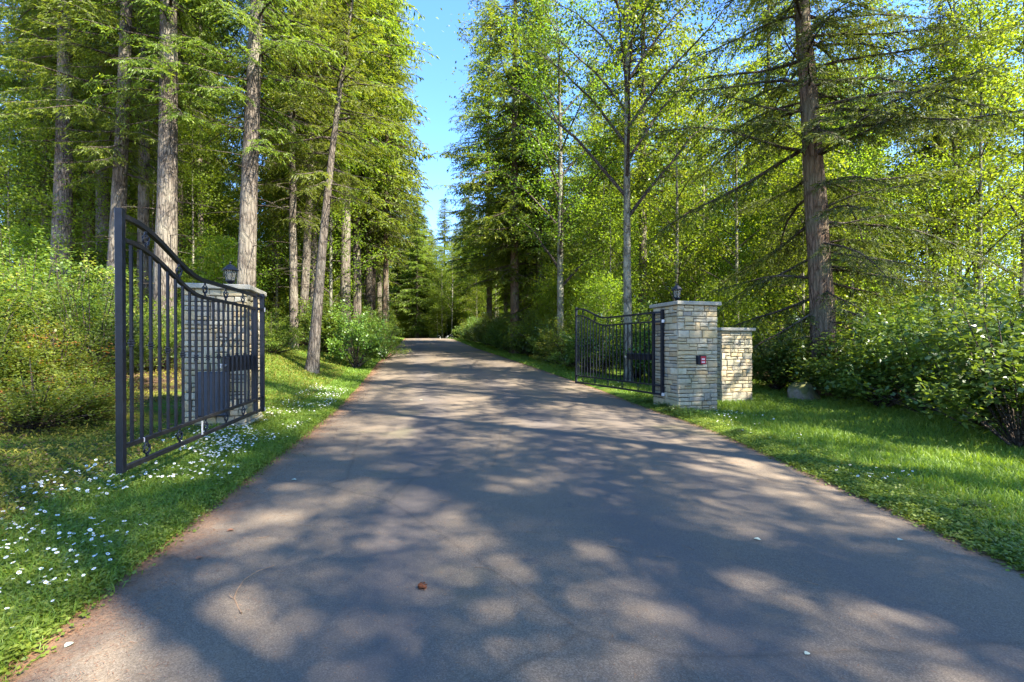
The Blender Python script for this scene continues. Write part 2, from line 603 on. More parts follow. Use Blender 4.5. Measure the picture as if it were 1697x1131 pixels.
# ------------------------------------------------------------------ terrain
yy = np.linspace(-40, 140, 721)
kern = np.exp(-np.linspace(-2, 2, 17) ** 2); kern /= kern.sum()
def sm(a):
    ap = np.concatenate([np.linspace(2 * a[0] - a[8], a[0], 8, endpoint=False), a, np.linspace(a[-1], 2 * a[-1] - a[-9], 9)[1:]])
    return np.convolve(ap, kern, 'valid')[:len(a)]
XLt = sm(np.interp(yy, [-40, 0, 2.17, 4.22, 7.0, 12.9, 25, 40, 64, 75, 90, 110, 140], [6.5, -1.85, -2.3, -2.73, -3.23, -4.45, -7.0, -9.6, -14.2, -18, -28, -50, -90]))
XRt = sm(np.interp(yy, [-40, 0, 3.1, 5, 8.6, 15.5, 25, 40, 64, 75, 90, 110, 140], [6, 3.2, 3.33, 3.4, 3.50, 2.75, .55, -3.1, -8.2, -11.5, -21, -43, -83]))
def xl(y): return np.interp(y, yy, XLt)
def xr(y): return np.interp(y, yy, XRt)
ZR = np.zeros_like(yy)
g = np.interp(yy, [-40, 10, 18, 60, 67, 140], [0, 0, .052, .052, -.004, -.004])
ZR = np.cumsum(g) * (yy[1] - yy[0])
def zroad(y): return np.interp(y, yy, ZR)
def sst(a, b, x):
    t = np.clip((x - a) / (b - a), 0, 1)
    return t * t * (3 - 2 * t)
def ground(x, y):
    x = np.asarray(x, float); y = np.asarray(y, float)
    L = xl(y); Rr = xr(y)
    dl = np.maximum(L - x, 0); dr = np.maximum(x - Rr, 0)
    inside = np.minimum(x - L, Rr - x)
    k = .34 + .62 * sst(9, 16, y)
    z = zroad(y) + k * sst(.1, 4.2, dl) + .07 * np.clip(dl - 3, 0, 12) - .12 * sst(0, 3, dr)
    z += .05 * np.sin(x * .9 + 1) * np.sin(y * .7) * sst(.5, 3, dl + dr)
    z += .03 * sst(0, .12, dl + dr) - .06 * sst(0, .25, inside)
    return z
def gz(x, y): return float(ground(x, y))
def at(px, Z):
    return (px - 848.5) / FPX * Z

ys = np.concatenate([np.arange(-12, 30, .35), np.arange(30, 70, .8), np.arange(70, 220, 6)])
offs = np.concatenate([-np.geomspace(.15, 160, 60)[::-1], [0]])
rows = []
for y in ys:
    L, Rr = float(xl(y)), float(xr(y))
    rows.append(np.concatenate([L + offs, np.linspace(L, Rr, 8)[1:-1], Rr - offs[::-1]]))
X = np.array(rows)
Y = np.repeat(ys[:, None], X.shape[1], 1)
Zg = ground(X, Y)
far = np.abs(X) > 25
lw = np.where(X > xr(Y), 1 - sst(4.5, 6.5, X - xr(Y)), 1 - sst(1.6, 4.5, xl(Y) - X))
V = np.stack([X, Y, Zg], -1).reshape(-1, 3)
nc = X.shape[1]
i = np.arange(len(ys) - 1)[:, None] * nc; j = np.arange(nc - 1)[None, :]
F = np.stack([i + j, i + j + 1, i + nc + j + 1, i + nc + j], -1).reshape(-1, 4)
o = mobj('ground', np_mesh('ground', V, F, M['ground'], lw.reshape(-1) * .7, True, 'lawn'))
tag(o, 'brown and green forest floor either side of the drive', kind='structure')

# road
yr = np.concatenate([np.arange(-12, 30, .12), np.arange(30, 90, .5)])
rows, ed = [], []
tt = np.linspace(0, 1, 25)
for k, y in enumerate(yr):
    jl = .11 * mnoise.noise(Vector((y * 1.1, 0, 0))) + .05 * mnoise.noise(Vector((y * 5, 3, 0)))
    jr = .10 * mnoise.noise(Vector((y * 1.3, 9, 0))) + .05 * mnoise.noise(Vector((y * 5, 13, 0)))
    L, Rr = float(xl(y)) - .06 + jl, float(xr(y)) + .06 + jr
    xs = L + (Rr - L) * tt
    rows.append(xs)
    dL = xs - L; dR = Rr - xs
    ed.append(np.maximum(np.exp(-dL / .50) * 1.0, np.exp(-dR / .25) * .85))
X = np.array(rows); Y = np.repeat(yr[:, None], X.shape[1], 1)
tc_ = np.repeat(tt[None, :], len(yr), 0)
Zr = zroad(Y) + .035 * (1 - (2 * tc_ - 1) ** 2) + .0
V = np.stack([X, Y, Zr], -1).reshape(-1, 3)
nc = X.shape[1]
i = np.arange(len(yr) - 1)[:, None] * nc; j = np.arange(nc - 1)[None, :]
F = np.stack([i + j, i + j + 1, i + nc + j + 1, i + nc + j], -1).reshape(-1, 4)
rme = np_mesh('road', V, F, M['asphalt'], np.array(ed).reshape(-1), True, 'edge')
trk = np.exp(-((tc_ - .30) / .06) ** 2) + np.exp(-((tc_ - .60) / .06) ** 2) + .6 * np.exp(-((tc_ - .80) / .05) ** 2)
ta = rme.attributes.new('track', 'FLOAT', 'POINT')
ta.data.foreach_set('value', (trk.reshape(-1) * 1.1).astype(np.float32))
o = mobj('road', rme)
tag(o, 'worn grey asphalt drive running between the open gates', kind='structure')
def zr_surface(x, y):
    L, Rr = xl(y) - .06, xr(y) + .06
    q = (x - L) / (Rr - L)
    return zroad(y) + .035 * (1 - (2 * q - 1) ** 2)

# ------------------------------------------------------------------ stone pillars
PA = R(15.0)
U = Vector((math.cos(PA), math.sin(PA), 0))
VD = Vector((-math.sin(PA), math.cos(PA), 0))

def stone_meshes(k=10):
    out = []
    rnd = random.Random(3)
    for q in range(k):
        V, F = [], []
        ins = .07
        def ring(y, s, jit):
            r = []
            for x, z in ((-.5, -.5), (0, -.5), (.5, -.5), (.5, .5), (0, .5), (-.5, .5)):
                V.append(((x * (1 - s * .5)) + rnd.uniform(-jit, jit) * .6, y, z * (1 - s) + rnd.uniform(-jit, jit)))
                r.append(len(V) - 1)
            return r
        a = ring(.5, 0, .0); b_ = ring(-.30, 0, .035); c = ring(-.5 + rnd.uniform(0, .12), .16, .05)
        for r0, r1 in ((a, b_), (b_, c)):
            for i in range(6):
                i2 = (i + 1) % 6
                F.append((r0[i], r1[i], r1[i2], r0[i2]))
        V.append((rnd.uniform(-.2, .2), -.5 - rnd.uniform(0, .22), rnd.uniform(-.2, .2)))
        for i in range(6):
            F.append((c[i], len(V) - 1, c[(i + 1) % 6]))
        me = bpy.data.meshes.new('stone')
        me.from_pydata(V, [], F)
        me.materials.append(M['stone'])
        bm = bmesh.new(); bm.from_mesh(me)
        bmesh.ops.recalc_face_normals(bm, faces=bm.faces)
        bm.to_mesh(me); bm.free()
        out.append(me)
    return out
STONES = stone_meshes()

def face_layout(rnd, Wd, H, hmin=.055, hmax=.15):
    """courses broken by stones two courses high, returns (x0, x1, z0, z1)"""
    res = []
    z = 0
    while z < H - .03:
        h = rnd.choice([.08, .10, .115, .13, .155, .18])
        if H - z - h < .06: h = H - z
        x = 0
        while x < Wd - .02:
            l = rnd.choice([.12, .17, .22, .28, .34, .40, .48])
            if Wd - x - l < .10: l = Wd - x
            if h > .125 and rnd.random() < .45 and l > .15:
                m_ = h * rnd.uniform(.4, .6)
                res += [(x, x + l, z, z + m_), (x, x + l, z + m_, z + h)]
            elif h > .10 and l > .3 and rnd.random() < .4:
                m_ = h * rnd.uniform(.35, .6); q = l * rnd.uniform(.35, .6)
                res += [(x, x + q, z, z + h), (x + q, x + l, z, z + m_), (x + q, x + l, z + m_, z + h)]
            else:
                res.append((x, x + l, z, z + h))
            x += l
        z += h
    return res

def pillar(corner, Wd, D, zb, zt, label, group, seed, name='stone_pillar'):
    """corner = front left corner; local x runs along the front, local y away from the viewer"""
    rnd = random.Random(seed)
    e = empty(name, (corner[0], corner[1], zb), PA)
    tag(e, label, 'pillar', group)
    H = zt - zb
    cap_h, ft = .085, .10
    b = Box(); b.box((Wd / 2, D / 2, H / 2 - .05), (Wd - .085, D - .085, H - .12)); mobj('mortar_core', b.mesh('mortar_core', M['mortar']), e)
    b = Box(); b.box((Wd / 2, D / 2, ft / 2 - .15), (Wd + .03, D + .03, ft + .3)); mobj('footing', b.mesh('footing', M['concrete'], .012), e)
    b = Box(); b.box((Wd / 2, D / 2, H - cap_h / 2), (Wd + .13, D + .13, cap_h)); mobj('capstone', b.mesh('capstone', M['capstone'], .012), e)
    Hs = H - ft - cap_h - .002
    th = .06
    def put(faces):
        for (o3, dx, n_, Wf) in faces:
            for (x0, x1, z0, z1) in face_layout(rnd, Wf, Hs):
                d = th + rnd.uniform(-.008, .012)
                cx, cz = (x0 + x1) / 2, (z0 + z1) / 2
                off = d / 2 - (d - th) - .0
                px = o3[0] + dx[0] * cx - n_[0] * (th / 2 - (d - th) / 2)
                py = o3[1] + dx[1] * cx - n_[1] * (th / 2 - (d - th) / 2)
                so = mobj('stone', rnd.choice(STONES), e, (px, py, ft + cz), (rnd.uniform(-.02, .02), 0, math.atan2(dx[1], dx[0]) + rnd.uniform(-.02, .02)), (x1 - x0 - .012, d, z1 - z0 - .012))
    put([((0, 0), (1, 0), (0, -1), Wd), ((Wd, th), (0, 1), (1, 0), D - th), ((0, D), (0, -1), (-1, 0), D - th)])
    # back face, out of sight: one joined piece
    Vs, Fs = [], []
    ob = 0
    for (x0, x1, z0, z1) in face_layout(rnd, Wd - 2 * th, Hs):
        me = rnd.choice(STONES)
        for v in me.vertices:
            X_ = (x0 + x1) / 2 + th + v.co.x * (x1 - x0 - .011)
            Vs.append((Wd - X_ , D - th / 2 - v.co.y * th, ft + (z0 + z1) / 2 + v.co.z * (z1 - z0 - .011)))
        for p in me.polygons:
            Fs.append([ob + k for k in reversed(p.vertices)] if False else [ob + k for k in p.vertices])
        ob += len(me.vertices)
    me = bpy.data.meshes.new('rear_stonework')
    me.from_pydata(Vs, [], Fs)
    me.materials.append(M['stone'])
    o = mobj('rear_stonework', me, e)
    o['kind'] = 'stuff'
    return e

WL, DL = .95, 1.1
PL = Vector((at(409, 8.2), 8.2, 0))              # near (front right) corner of the left pillar
PLc = PL - U * WL
pillar(PLc, WL, DL, gz(PL.x - .3, 8.3) - .05, 2.50, 'tall stone pillar behind the near open gate at left, lantern on its cap', 'stone gate pillars', 11)
PR = Vector((at(1124, 10.8), 10.8, 0))           # near (front left) corner
ZPR = gz(PR.x + .4, 11.2)
pillar(PR, 1.03, 1.05, -.10, 2.475, 'tall pale stone pillar at right bearing a small red sign', 'stone gate pillars', 23)
PS = Vector((at(1190, 13.1), 13.1, 0))
PS2 = Vector((at(1196, 13.1), 13.1, 0))
pillar(PS2, 1.0, 1.0, -.08, 1.97, 'shorter stone pillar without a lantern, right of the tall one', 'stone gate pillars', 37)

# ------------------------------------------------------------------ lanterns
def lantern(loc, label, s=1.0):
    e = empty('pillar_lantern', loc, .3)
    e.scale = (s, s, s)
    tag(e, label, 'lantern', 'lanterns on the gate pillars')
    b = Box(); b.lathe([(.075, 0), (.075, .018), (.045, .03), (.028, .05), (.03, .075), (.05, .09), (.075, .115), (.085, .125), (.085, .135)], 12)
    mobj('base', b.mesh('base', M['gate']), e)
    rb, rt, z0, z1 = .068, .100, .136, .305
    bars = Box()
    for k in range(6):
        a = k * math.pi / 3
        bars.tube([(rb * math.cos(a), rb * math.sin(a), z0), (rt * math.cos(a), rt * math.sin(a), z1)], .006, 4)
    mobj('frame', bars.mesh('frame', M['gate']), e)
    for k in range(6):
        a0, a1 = k * math.pi / 3, (k + 1) * math.pi / 3
        q = .985
        V = []
        for r_in in (q, q - .03):
            V += [(rb * r_in * math.cos(a0), rb * r_in * math.sin(a0), z0), (rb * r_in * math.cos(a1), rb * r_in * math.sin(a1), z0), (rt * r_in * math.cos(a1), rt * r_in * math.sin(a1), z1), (rt * r_in * math.cos(a0), rt * r_in * math.sin(a0), z1)]
        me = bpy.data.meshes.new('pane')
        me.from_pydata(V, [], [(0, 1, 2, 3), (7, 6, 5, 4), (0, 4, 5, 1), (1, 5, 6, 2), (2, 6, 7, 3), (3, 7, 4, 0)])
        me.materials.append(M['glass'])
        mobj('pane', me, e)
    b = Box(); b.lathe([(.012, z0), (.012, z0 + .06), (.018, z0 + .065), (.016, z0 + .11), (.004, z0 + .13)], 8)
    mobj('bulb', b.mesh('bulb', M['signwhite']), e)
    b = Box(); b.lathe([(.135, z1), (.138, z1 + .012), (.120, z1 + .028), (.085, z1 + .07), (.045, z1 + .105), (.022, z1 + .115)], 6)
    mobj('roof', b.mesh('roof', M['gate']), e)
    b = Box(); b.lathe([(.022, z1 + .115), (.012, z1 + .125), (.018, z1 + .14), (.012, z1 + .155), (.003, z1 + .175)], 8)
    mobj('finial', b.mesh('finial', M['gate']), e)
c = PLc + U * (WL * .58) + VD * (DL * .5)
lantern((c.x, c.y, 2.50), 'black six sided lantern on the left stone pillar', 1.0)
c = PR + U * .3 + VD * .5
lantern((c.x, c.y, 2.475), 'black lantern on the tall stone pillar at right', 1.0)

# sign on the right pillar
sgn = PR + U * .56 - VD * .03
e = empty('intercom_sign', (sgn.x, sgn.y, 1.15), PA)
tag(e, 'small black box with a red face and white print on the right pillar', 'sign')
me = bpy.data.meshes.new('housing')
hw, hw2, hh = .115, .095, .10
V = []
for y_ in (.02, -.05):
    V += [(-hw2, y_, -hh), (hw2, y_, -hh), (hw, y_, hh), (-hw, y_, hh)]
me.from_pydata(V, [], [(4, 5, 6, 7), (3, 2, 1, 0), (0, 1, 5, 4), (1, 2, 6, 5), (2, 3, 7, 6), (3, 0, 4, 7)])
me.materials.append(M['gate'])
mobj('housing', me, e)
b = Box(); b.box((.03, -.054, .0), (.13, .006, .17)); mobj('sign_face', b.mesh('sign_face', M['red']), e)
b = Box()
for z_, ws in ((.02, (.014, .02, .012, .018)), (-.045, (.018, .012, .02, .016))):
    x_ = -.015
    for w_ in ws:
        b = Box(); b.box((x_ + w_ / 2, -.0585, z_), (w_, .003, .034)); mobj('letter', b.mesh('letter', M['signwhite']), e)
        x_ += w_ + .005

# ------------------------------------------------------------------ gates
def gate(Hx, Fx, Hl, zb, label, post_xy, oplabel, seed):
    """Hx hinge stile xy, Fx free stile xy; local x runs from the free end (0) to the hinge (L)"""
    Hx, Fx = Vector(Hx), Vector(Fx)
    d = Hx - Fx
    L = d.length
    ang = math.atan2(d.y, d.x)
    e = empty('driveway_gate', (Fx.x, Fx.y, zb), ang)
    tag(e, label, 'gate', 'open wrought iron drive gates')
    rise = .385 * Hl / 2.0
    drop = .215
    def top(x):
        u = x / L
        if u < .03: k = 1
        elif u > .47: k = 0
        else:
            q = (u - .03) / .44
            k = .5 + .5 * math.cos(math.pi * q)
        return Hl + rise * k
    st = .06
    b = Box(); b.box((0, 0, (Hl + rise + .09) / 2 - .03), (st, st, Hl + rise + .09)); mobj('stile', b.mesh('stile', M['gate'], .003), e)
    b = Box(); b.box((L, 0, Hl / 2), (st, st, Hl + .06)); mobj('stile', b.mesh('stile', M['gate'], .003), e)
    xs = np.linspace(st / 2, L - st / 2, 49)
    b = Box(); b.sweep([(x, top(x)) for x in xs], .045, .045); mobj('top_rail', b.mesh('top_rail', M['gate_dusty']), e)
    b = Box(); b.sweep([(x, top(x) - drop) for x in xs], .038, .038); mobj('arched_rail', b.mesh('arched_rail', M['gate_dusty']), e)
    b = Box(); b.box((L / 2, 0, 0), (L - st, .045, .045)); mobj('bottom_rail', b.mesh('bottom_rail', M['gate_dusty'], .003), e)
    b = Box(); b.box((L / 2, 0, .205), (L - st, .040, .040)); mobj('lower_rail', b.mesh('lower_rail', M['gate_dusty'], .003), e)
    nb = 22
    collar = Box(); collar.lathe([(.016, -.035), (.024, -.03), (.024, -.018), (.016, -.012), (.030, -.004), (.030, .006), (.016, .014), (.024, .02), (.024, .03), (.016, .035)], 10)
    cme = collar.mesh('collar', M['gate'], smooth=False)
    bars = []
    for k in range(1, nb):
        x = L * k / nb
        z1 = top(x) - drop - .019
        z0 = .225
        b = Box(); b.box((0, 0, 0), (.024, .024, z1 - z0))
        o = mobj('baluster', b.mesh('baluster', M['gate']), e, (x, 0, (z0 + z1) / 2))
        if k % 2 == 1:
            mobj('collar', cme, o)
        bars.append(x)
    # basket ornaments in the two friezes
    def scroll():
        b = Box()
        hh = .088
        for q in range(4):
            pts = []
            for i in range(9):
                tt_ = i / 8
                a = q * math.pi / 2 + tt_ * math.pi * 1.1
                r_ = .045 * math.sin(math.pi * tt_) + .006
                pts.append((r_ * math.cos(a), r_ * math.sin(a) * .55, -hh * .72 + 2 * hh * .72 * tt_))
            b.tube(pts, .0055, 4)
        for sgn_ in (-1, 1):
            b.tube([(sgn_ * .004, 0, -hh), (sgn_ * .05, 0, 0), (sgn_ * .004, 0, hh)], .006, 4)
        b.lathe([(.014, -hh), (.014, -hh + .02)], 6)
        b.lathe([(.014, hh - .02), (.014, hh)], 6)
        return b.mesh('scroll_basket', M['gate'])
    sme = scroll()
    for k in range(2, nb, 4):
        x = L * (k + .5) / nb
        mobj('scroll_basket', sme, e, (x, 0, top(x) - drop / 2))
        mobj('scroll_basket', sme, e, (x, 0, .102))
    # fixed hinge post against the pillar
    pv = Vector(post_xy)
    lp = Matrix.Rotation(-ang, 2) @ (pv - Fx)
    b = Box(); b.box((lp.x, lp.y, Hl / 2 + .01), (.065, .065, Hl + .10)); mobj('hinge_post', b.mesh('hinge_post', M['gate'], .003), e)
    for z_ in (.0, .205, Hl - .215, Hl):
        mx_, my_ = (L + lp.x) / 2, lp.y / 2
        dl = math.hypot(lp.x - L, lp.y)
        b = Box(); b.box((mx_, my_, z_), (dl, .03, .045), math.atan2(lp.y, lp.x - L)); mobj('hinge_strap', b.mesh('hinge_strap', M['gate']), e)
    for z_ in (.0, Hl - .215):
        b = Box(); b.lathe([(.04, -.035), (.04, .035)], 10, (lp.x + .03, lp.y + (.0), z_)); mobj('hinge_barrel', b.mesh('hinge_barrel', M['steelpale']), e)
    return e, L, ang

HLg = 1.93
FL = (at(201, 4.42), 4.42)
HLx = (at(424, 8.10), 8.10)
gL, LL, aL = gate(HLx, FL, 1.95, .325, 'large black iron gate swung towards the viewer at left', (at(435, 8.42), 8.42), '', 1)
FR = (at(955, 15.3), 15.3)
HRx = (at(1083, 11.55), 11.55)
gR, LR, aR = gate(HRx, FR, 1.93, .335, 'black iron gate swung away beside the right pillar', (at(1097.5, 11.33), 11.33), '', 2)
gL.rotation_euler[1] = R(-.5)
# pale stop peg and tape on the left gate
b = Box(); b.box((1.62, -.03, .10), (.028, .012, .17)); mobj('stop_peg', b.mesh('stop_peg', M['steelpale'], .002), gL)
b = Box(); b.box((.34, 0, .205), (.012, .046, .046)); mobj('tape_band', b.mesh('tape_band', M['signwhite']), gL)

# gate openers
def opener(p0, p1, z, h, w, label):
    p0, p1 = Vector(p0), Vector(p1)
    d = p1 - p0
    e = empty('gate_opener', (p0.x, p0.y, z), math.atan2(d.y, d.x))
    tag(e, label, 'gate opener', 'electric gate openers')
    l = d.length
    b = Box(); b.box((l / 2, 0, 0), (l, w, h)); mobj('housing', b.mesh('housing', M['gate'], .01), e)
    b = Box(); b.box((l / 2, 0, h / 2 + .012), (l + .02, w + .02, .022)); mobj('lid', b.mesh('lid', M['cabinet'], .004), e)
    b = Box(); b.tube([(-.14, 0, -.01), (.0, 0, -.01)], .016, 8); mobj('ram', b.mesh('ram', M['steelpale']), e)
    b = Box(); b.box((-.15, 0, -.01), (.05, .05, .06)); mobj('bracket', b.mesh('bracket', M['steelpale'], .004), e)
    return e
opener((at(374, 7.25) , 7.25), (at(423, 8.2), 8.2), 1.18, .22, .07, 'long dark gate opener box fixed between the left gate and pillar')
opener((at(1040, 12.75), 12.75), (at(1079, 11.75), 11.75), 1.19, .14, .08, 'dark gate opener arm behind the bars of the right gate')
# control cabinet on the front of the left pillar
c0 = PLc + U * .47 - VD * .10
e = empty('control_cabinet', (c0.x, c0.y, .30), PA)
tag(e, 'slate blue steel control cabinet on the front of the left pillar', 'cabinet')
b = Box(); b.box((0, .02, .37), (.46, .13, .73)); mobj('housing', b.mesh('housing', M['cabinet'], .006), e)
b = Box(); b.box((0, -.052, .37), (.44, .012, .70)); d_ = mobj('door', b.mesh('door', M['cabinet'], .004), e)
b = Box(); b.lathe([(.012, 0), (.012, .02)], 8, (.18, -.07, .42)); mobj('lock', b.mesh('lock', M['steelpale']), d_)

# ------------------------------------------------------------------ tree generators
def fir_branch(L, seed, ds, dt, lw_, droop=.10, rise=.1, bare=.12):
    """returns leaf arrays and wood arrays for a fir bough along +x"""
    rnd = np.random.RandomState(seed)
    def axis(s):
        t = s / L
        return np.stack([s, .06 * L * (np.sin(t * 4 + seed) - math.sin(seed)), rise * s - droop * L * t ** 2 + .02 * L * np.sin(t * 7 + seed)], -1)
    s = np.arange(bare * L, L, ds)
    s = s + rnd.uniform(-.4, .4, len(s)) * ds
    s = np.concatenate([s, s + ds * .5]); side = np.concatenate([np.ones(len(s) // 2), -np.ones(len(s) // 2)])
    t = np.clip(s / L, 0, 1)
    ln = (np.minimum(.40 * (L - s) + .14, .28 * L) * np.sin(np.clip(t * 1.5 + .5, 0, 1.57)) + .05) * rnd.uniform(.55, 1.15, len(s))
    keep = rnd.rand(len(s)) > .12
    s, side, ln = s[keep], side[keep], ln[keep]
    b0 = axis(np.clip(s, 0, L))
    ang = np.radians(rnd.uniform(42, 72, len(s))) * side
    sd_ = np.stack([np.cos(ang), np.sin(ang), rnd.uniform(-.62, .06, len(s))], -1)
    sd_ = unit(sd_)
    m = int(max(ln) / dt) + 1
    q = (np.arange(m) + .5)[None, :] * dt * np.ones((len(s), 1)) + rnd.uniform(-.3, .3, (len(s), m)) * dt
    mask = q < ln[:, None]
    sag = -.30 * (q ** 2) / (ln[:, None] + .3)
    P = b0[:, None, :] + sd_[:, None, :] * q[:, :, None]
    P[:, :, 2] += sag
    parts = []
    for sg in (-1, 1):
        P_ = P[mask]
        D_ = np.repeat(sd_[:, None, :], m, 1)[mask]
        perp = np.stack([-D_[:, 1], D_[:, 0], np.zeros(len(D_))], -1)
        dd = D_ * .75 + perp * sg * rnd.uniform(.35, .95, (len(D_), 1)) + rnd.normal(size=D_.shape) * .18
        dd[:, 2] -= rnd.uniform(-.05, .85, len(dd))
        lnn = lw_[0] * rnd.uniform(.6, 1.25, len(dd))
        frac = (q / (ln[:, None]))[mask]
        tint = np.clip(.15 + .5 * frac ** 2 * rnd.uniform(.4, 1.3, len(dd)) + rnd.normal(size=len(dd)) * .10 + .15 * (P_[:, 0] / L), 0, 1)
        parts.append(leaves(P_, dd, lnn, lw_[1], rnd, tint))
    # wood: the axis and hair thin side twigs
    sa = np.linspace(0, L, 7)
    wood = [tube(axis(sa), np.linspace(.016 + .009 * L, .005, 7), 4)]
    en = b0 + sd_ * (ln * .85)[:, None]
    en[:, 2] -= .3 * (ln * .85) ** 2 / (ln + .3)
    V_, F_, T_ = leaves(b0, en - b0, np.linalg.norm(en - b0, axis=1), .012, rnd, np.zeros(len(b0)), mid=.2)
    wood.append((V_, F_, T_))
    return join(parts), join(wood)

def xf(V, az, pitch, k, org):
    c, s = math.cos(pitch), math.sin(pitch)
    V = V * k
    x = V[:, 0] * c - V[:, 2] * s
    z = V[:, 0] * s + V[:, 2] * c
    y = V[:, 1]
    ca, sa = math.cos(az), math.sin(az)
    return np.stack([x * ca - y * sa + org[0], x * sa + y * ca + org[1], z + org[2]], -1)

def make_protos(ds, dt, lw_, lens, seed, droop, n=2):
    return {L: [fir_branch(L, seed + 17 * i + int(L * 10), ds, dt, lw_, droop) for i in range(n)] for L in lens}
PN = make_protos(.15, .068, (.125, .027), (1.0, 2.0, 3.0, 4.2), 50, .12)
PF = make_protos(.26, .14, (.27, .070), (1.0, 2.0, 3.2, 4.4), 90, .12)
PB = make_protos(.13, .07, (.14, .030), (1.4, 2.6, 3.8, 5.0), 130, .19, 3)

def trunk_path(H, lean, curve, n=15, seed=0):
    z = np.concatenate([[-.5, 0, .5], np.linspace(1.4, H, n)])
    rnd = random.Random(seed)
    ph = rnd.uniform(0, 6)
    wob = .018 * H * np.sin(z / H * 5 + ph) * np.clip(z / H, 0, 1) * .35
    return np.stack([lean[0] * z + curve[0] * z ** 2 + wob, lean[1] * z + curve[1] * z ** 2 + wob * .4, z], -1)

def trunk_mesh(name, H, r, mat, lean=(0, 0), curve=(0, 0), seed=0, sides=14, flare=1.35):
    P = trunk_path(H, lean, curve, seed=seed)
    z = P[:, 2]
    rad = r * (1 - .90 * np.clip(z / H, 0, 1) ** 1.1) * (1 + (flare - 1) * np.exp(-np.clip(z, 0, 99) / .55))
    rnd = np.random.RandomState(seed)
    T = tube(P, rad, sides, rnd, .035)
    return np_mesh(name, T[0], T[1], mat, None, True), P

def fir_tree(seed, H, r, zb, protos, Lb, dens, mat='fir', bark='bark', lean=(0, 0), curve=(0, 0), pitch_lo=-.30, dead=8, gap=0.0, irregular=.35, pvar=.13):
    """returns dict of meshes (trunk, boughs, needles)"""
    rnd = random.Random(seed)
    tm, P = trunk_mesh('trunk', H, r, M[bark], lean, curve, seed)
    Lf, Wd_ = [], []
    lens = sorted(protos)
    z = zb
    while z < H - .4:
        t = (z - zb) / (H - zb)
        prof = (min(1, .45 + t * 3)) * (1 - t) ** .75
        if gap and rnd.random() < gap:
            z += dens * (.4 + .6 * (1 - t)); continue
        L = Lb * prof * rnd.uniform(1 - irregular, 1 + irregular * .6) + .25
        az = rnd.uniform(0, 2 * math.pi)
        pit = pitch_lo + .5 * t + rnd.uniform(-pvar, pvar)
        pl = min(lens, key=lambda q: abs(q - L))
        k = L / pl
        k = max(.55, min(1.35, k))
        lf, wd = rnd.choice(protos[pl])
        ox = np.interp(z, P[:, 2], P[:, 0]); oy = np.interp(z, P[:, 2], P[:, 1])
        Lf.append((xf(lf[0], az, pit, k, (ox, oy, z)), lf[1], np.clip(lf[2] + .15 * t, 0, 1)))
        Wd_.append((xf(wd[0], az, pit, k, (ox, oy, z)), wd[1], wd[2]))
        z += dens * rnd.uniform(.5, 1.5) * (.35 + .65 * (1 - t))
    rn = np.random.RandomState(seed)
    for q in range(dead):     # dead snags below the live crown
        zz = rnd.uniform(max(1.4, zb * .25), max(zb, 2.2))
        az = rnd.uniform(0, 6.28); l = rnd.uniform(.4, 1.7)
        ox = np.interp(zz, P[:, 2], P[:, 0]); oy = np.interp(zz, P[:, 2], P[:, 1])
        s = np.linspace(0, 1, 5)
        pts = np.stack([ox + math.cos(az) * l * s, oy + math.sin(az) * l * s + .06 * np.sin(s * 5), zz - .18 * l * s ** 2 + .1 * s], -1)
        Wd_.append(tube(pts, np.linspace(.018, .004, 5), 4))
    a = join(Lf); w = join(Wd_)
    return {'trunk': tm, 'boughs': np_mesh('boughs', w[0], w[1], M['twig']), 'needles': np_mesh('needles', a[0], a[1], M[mat], a[2])}

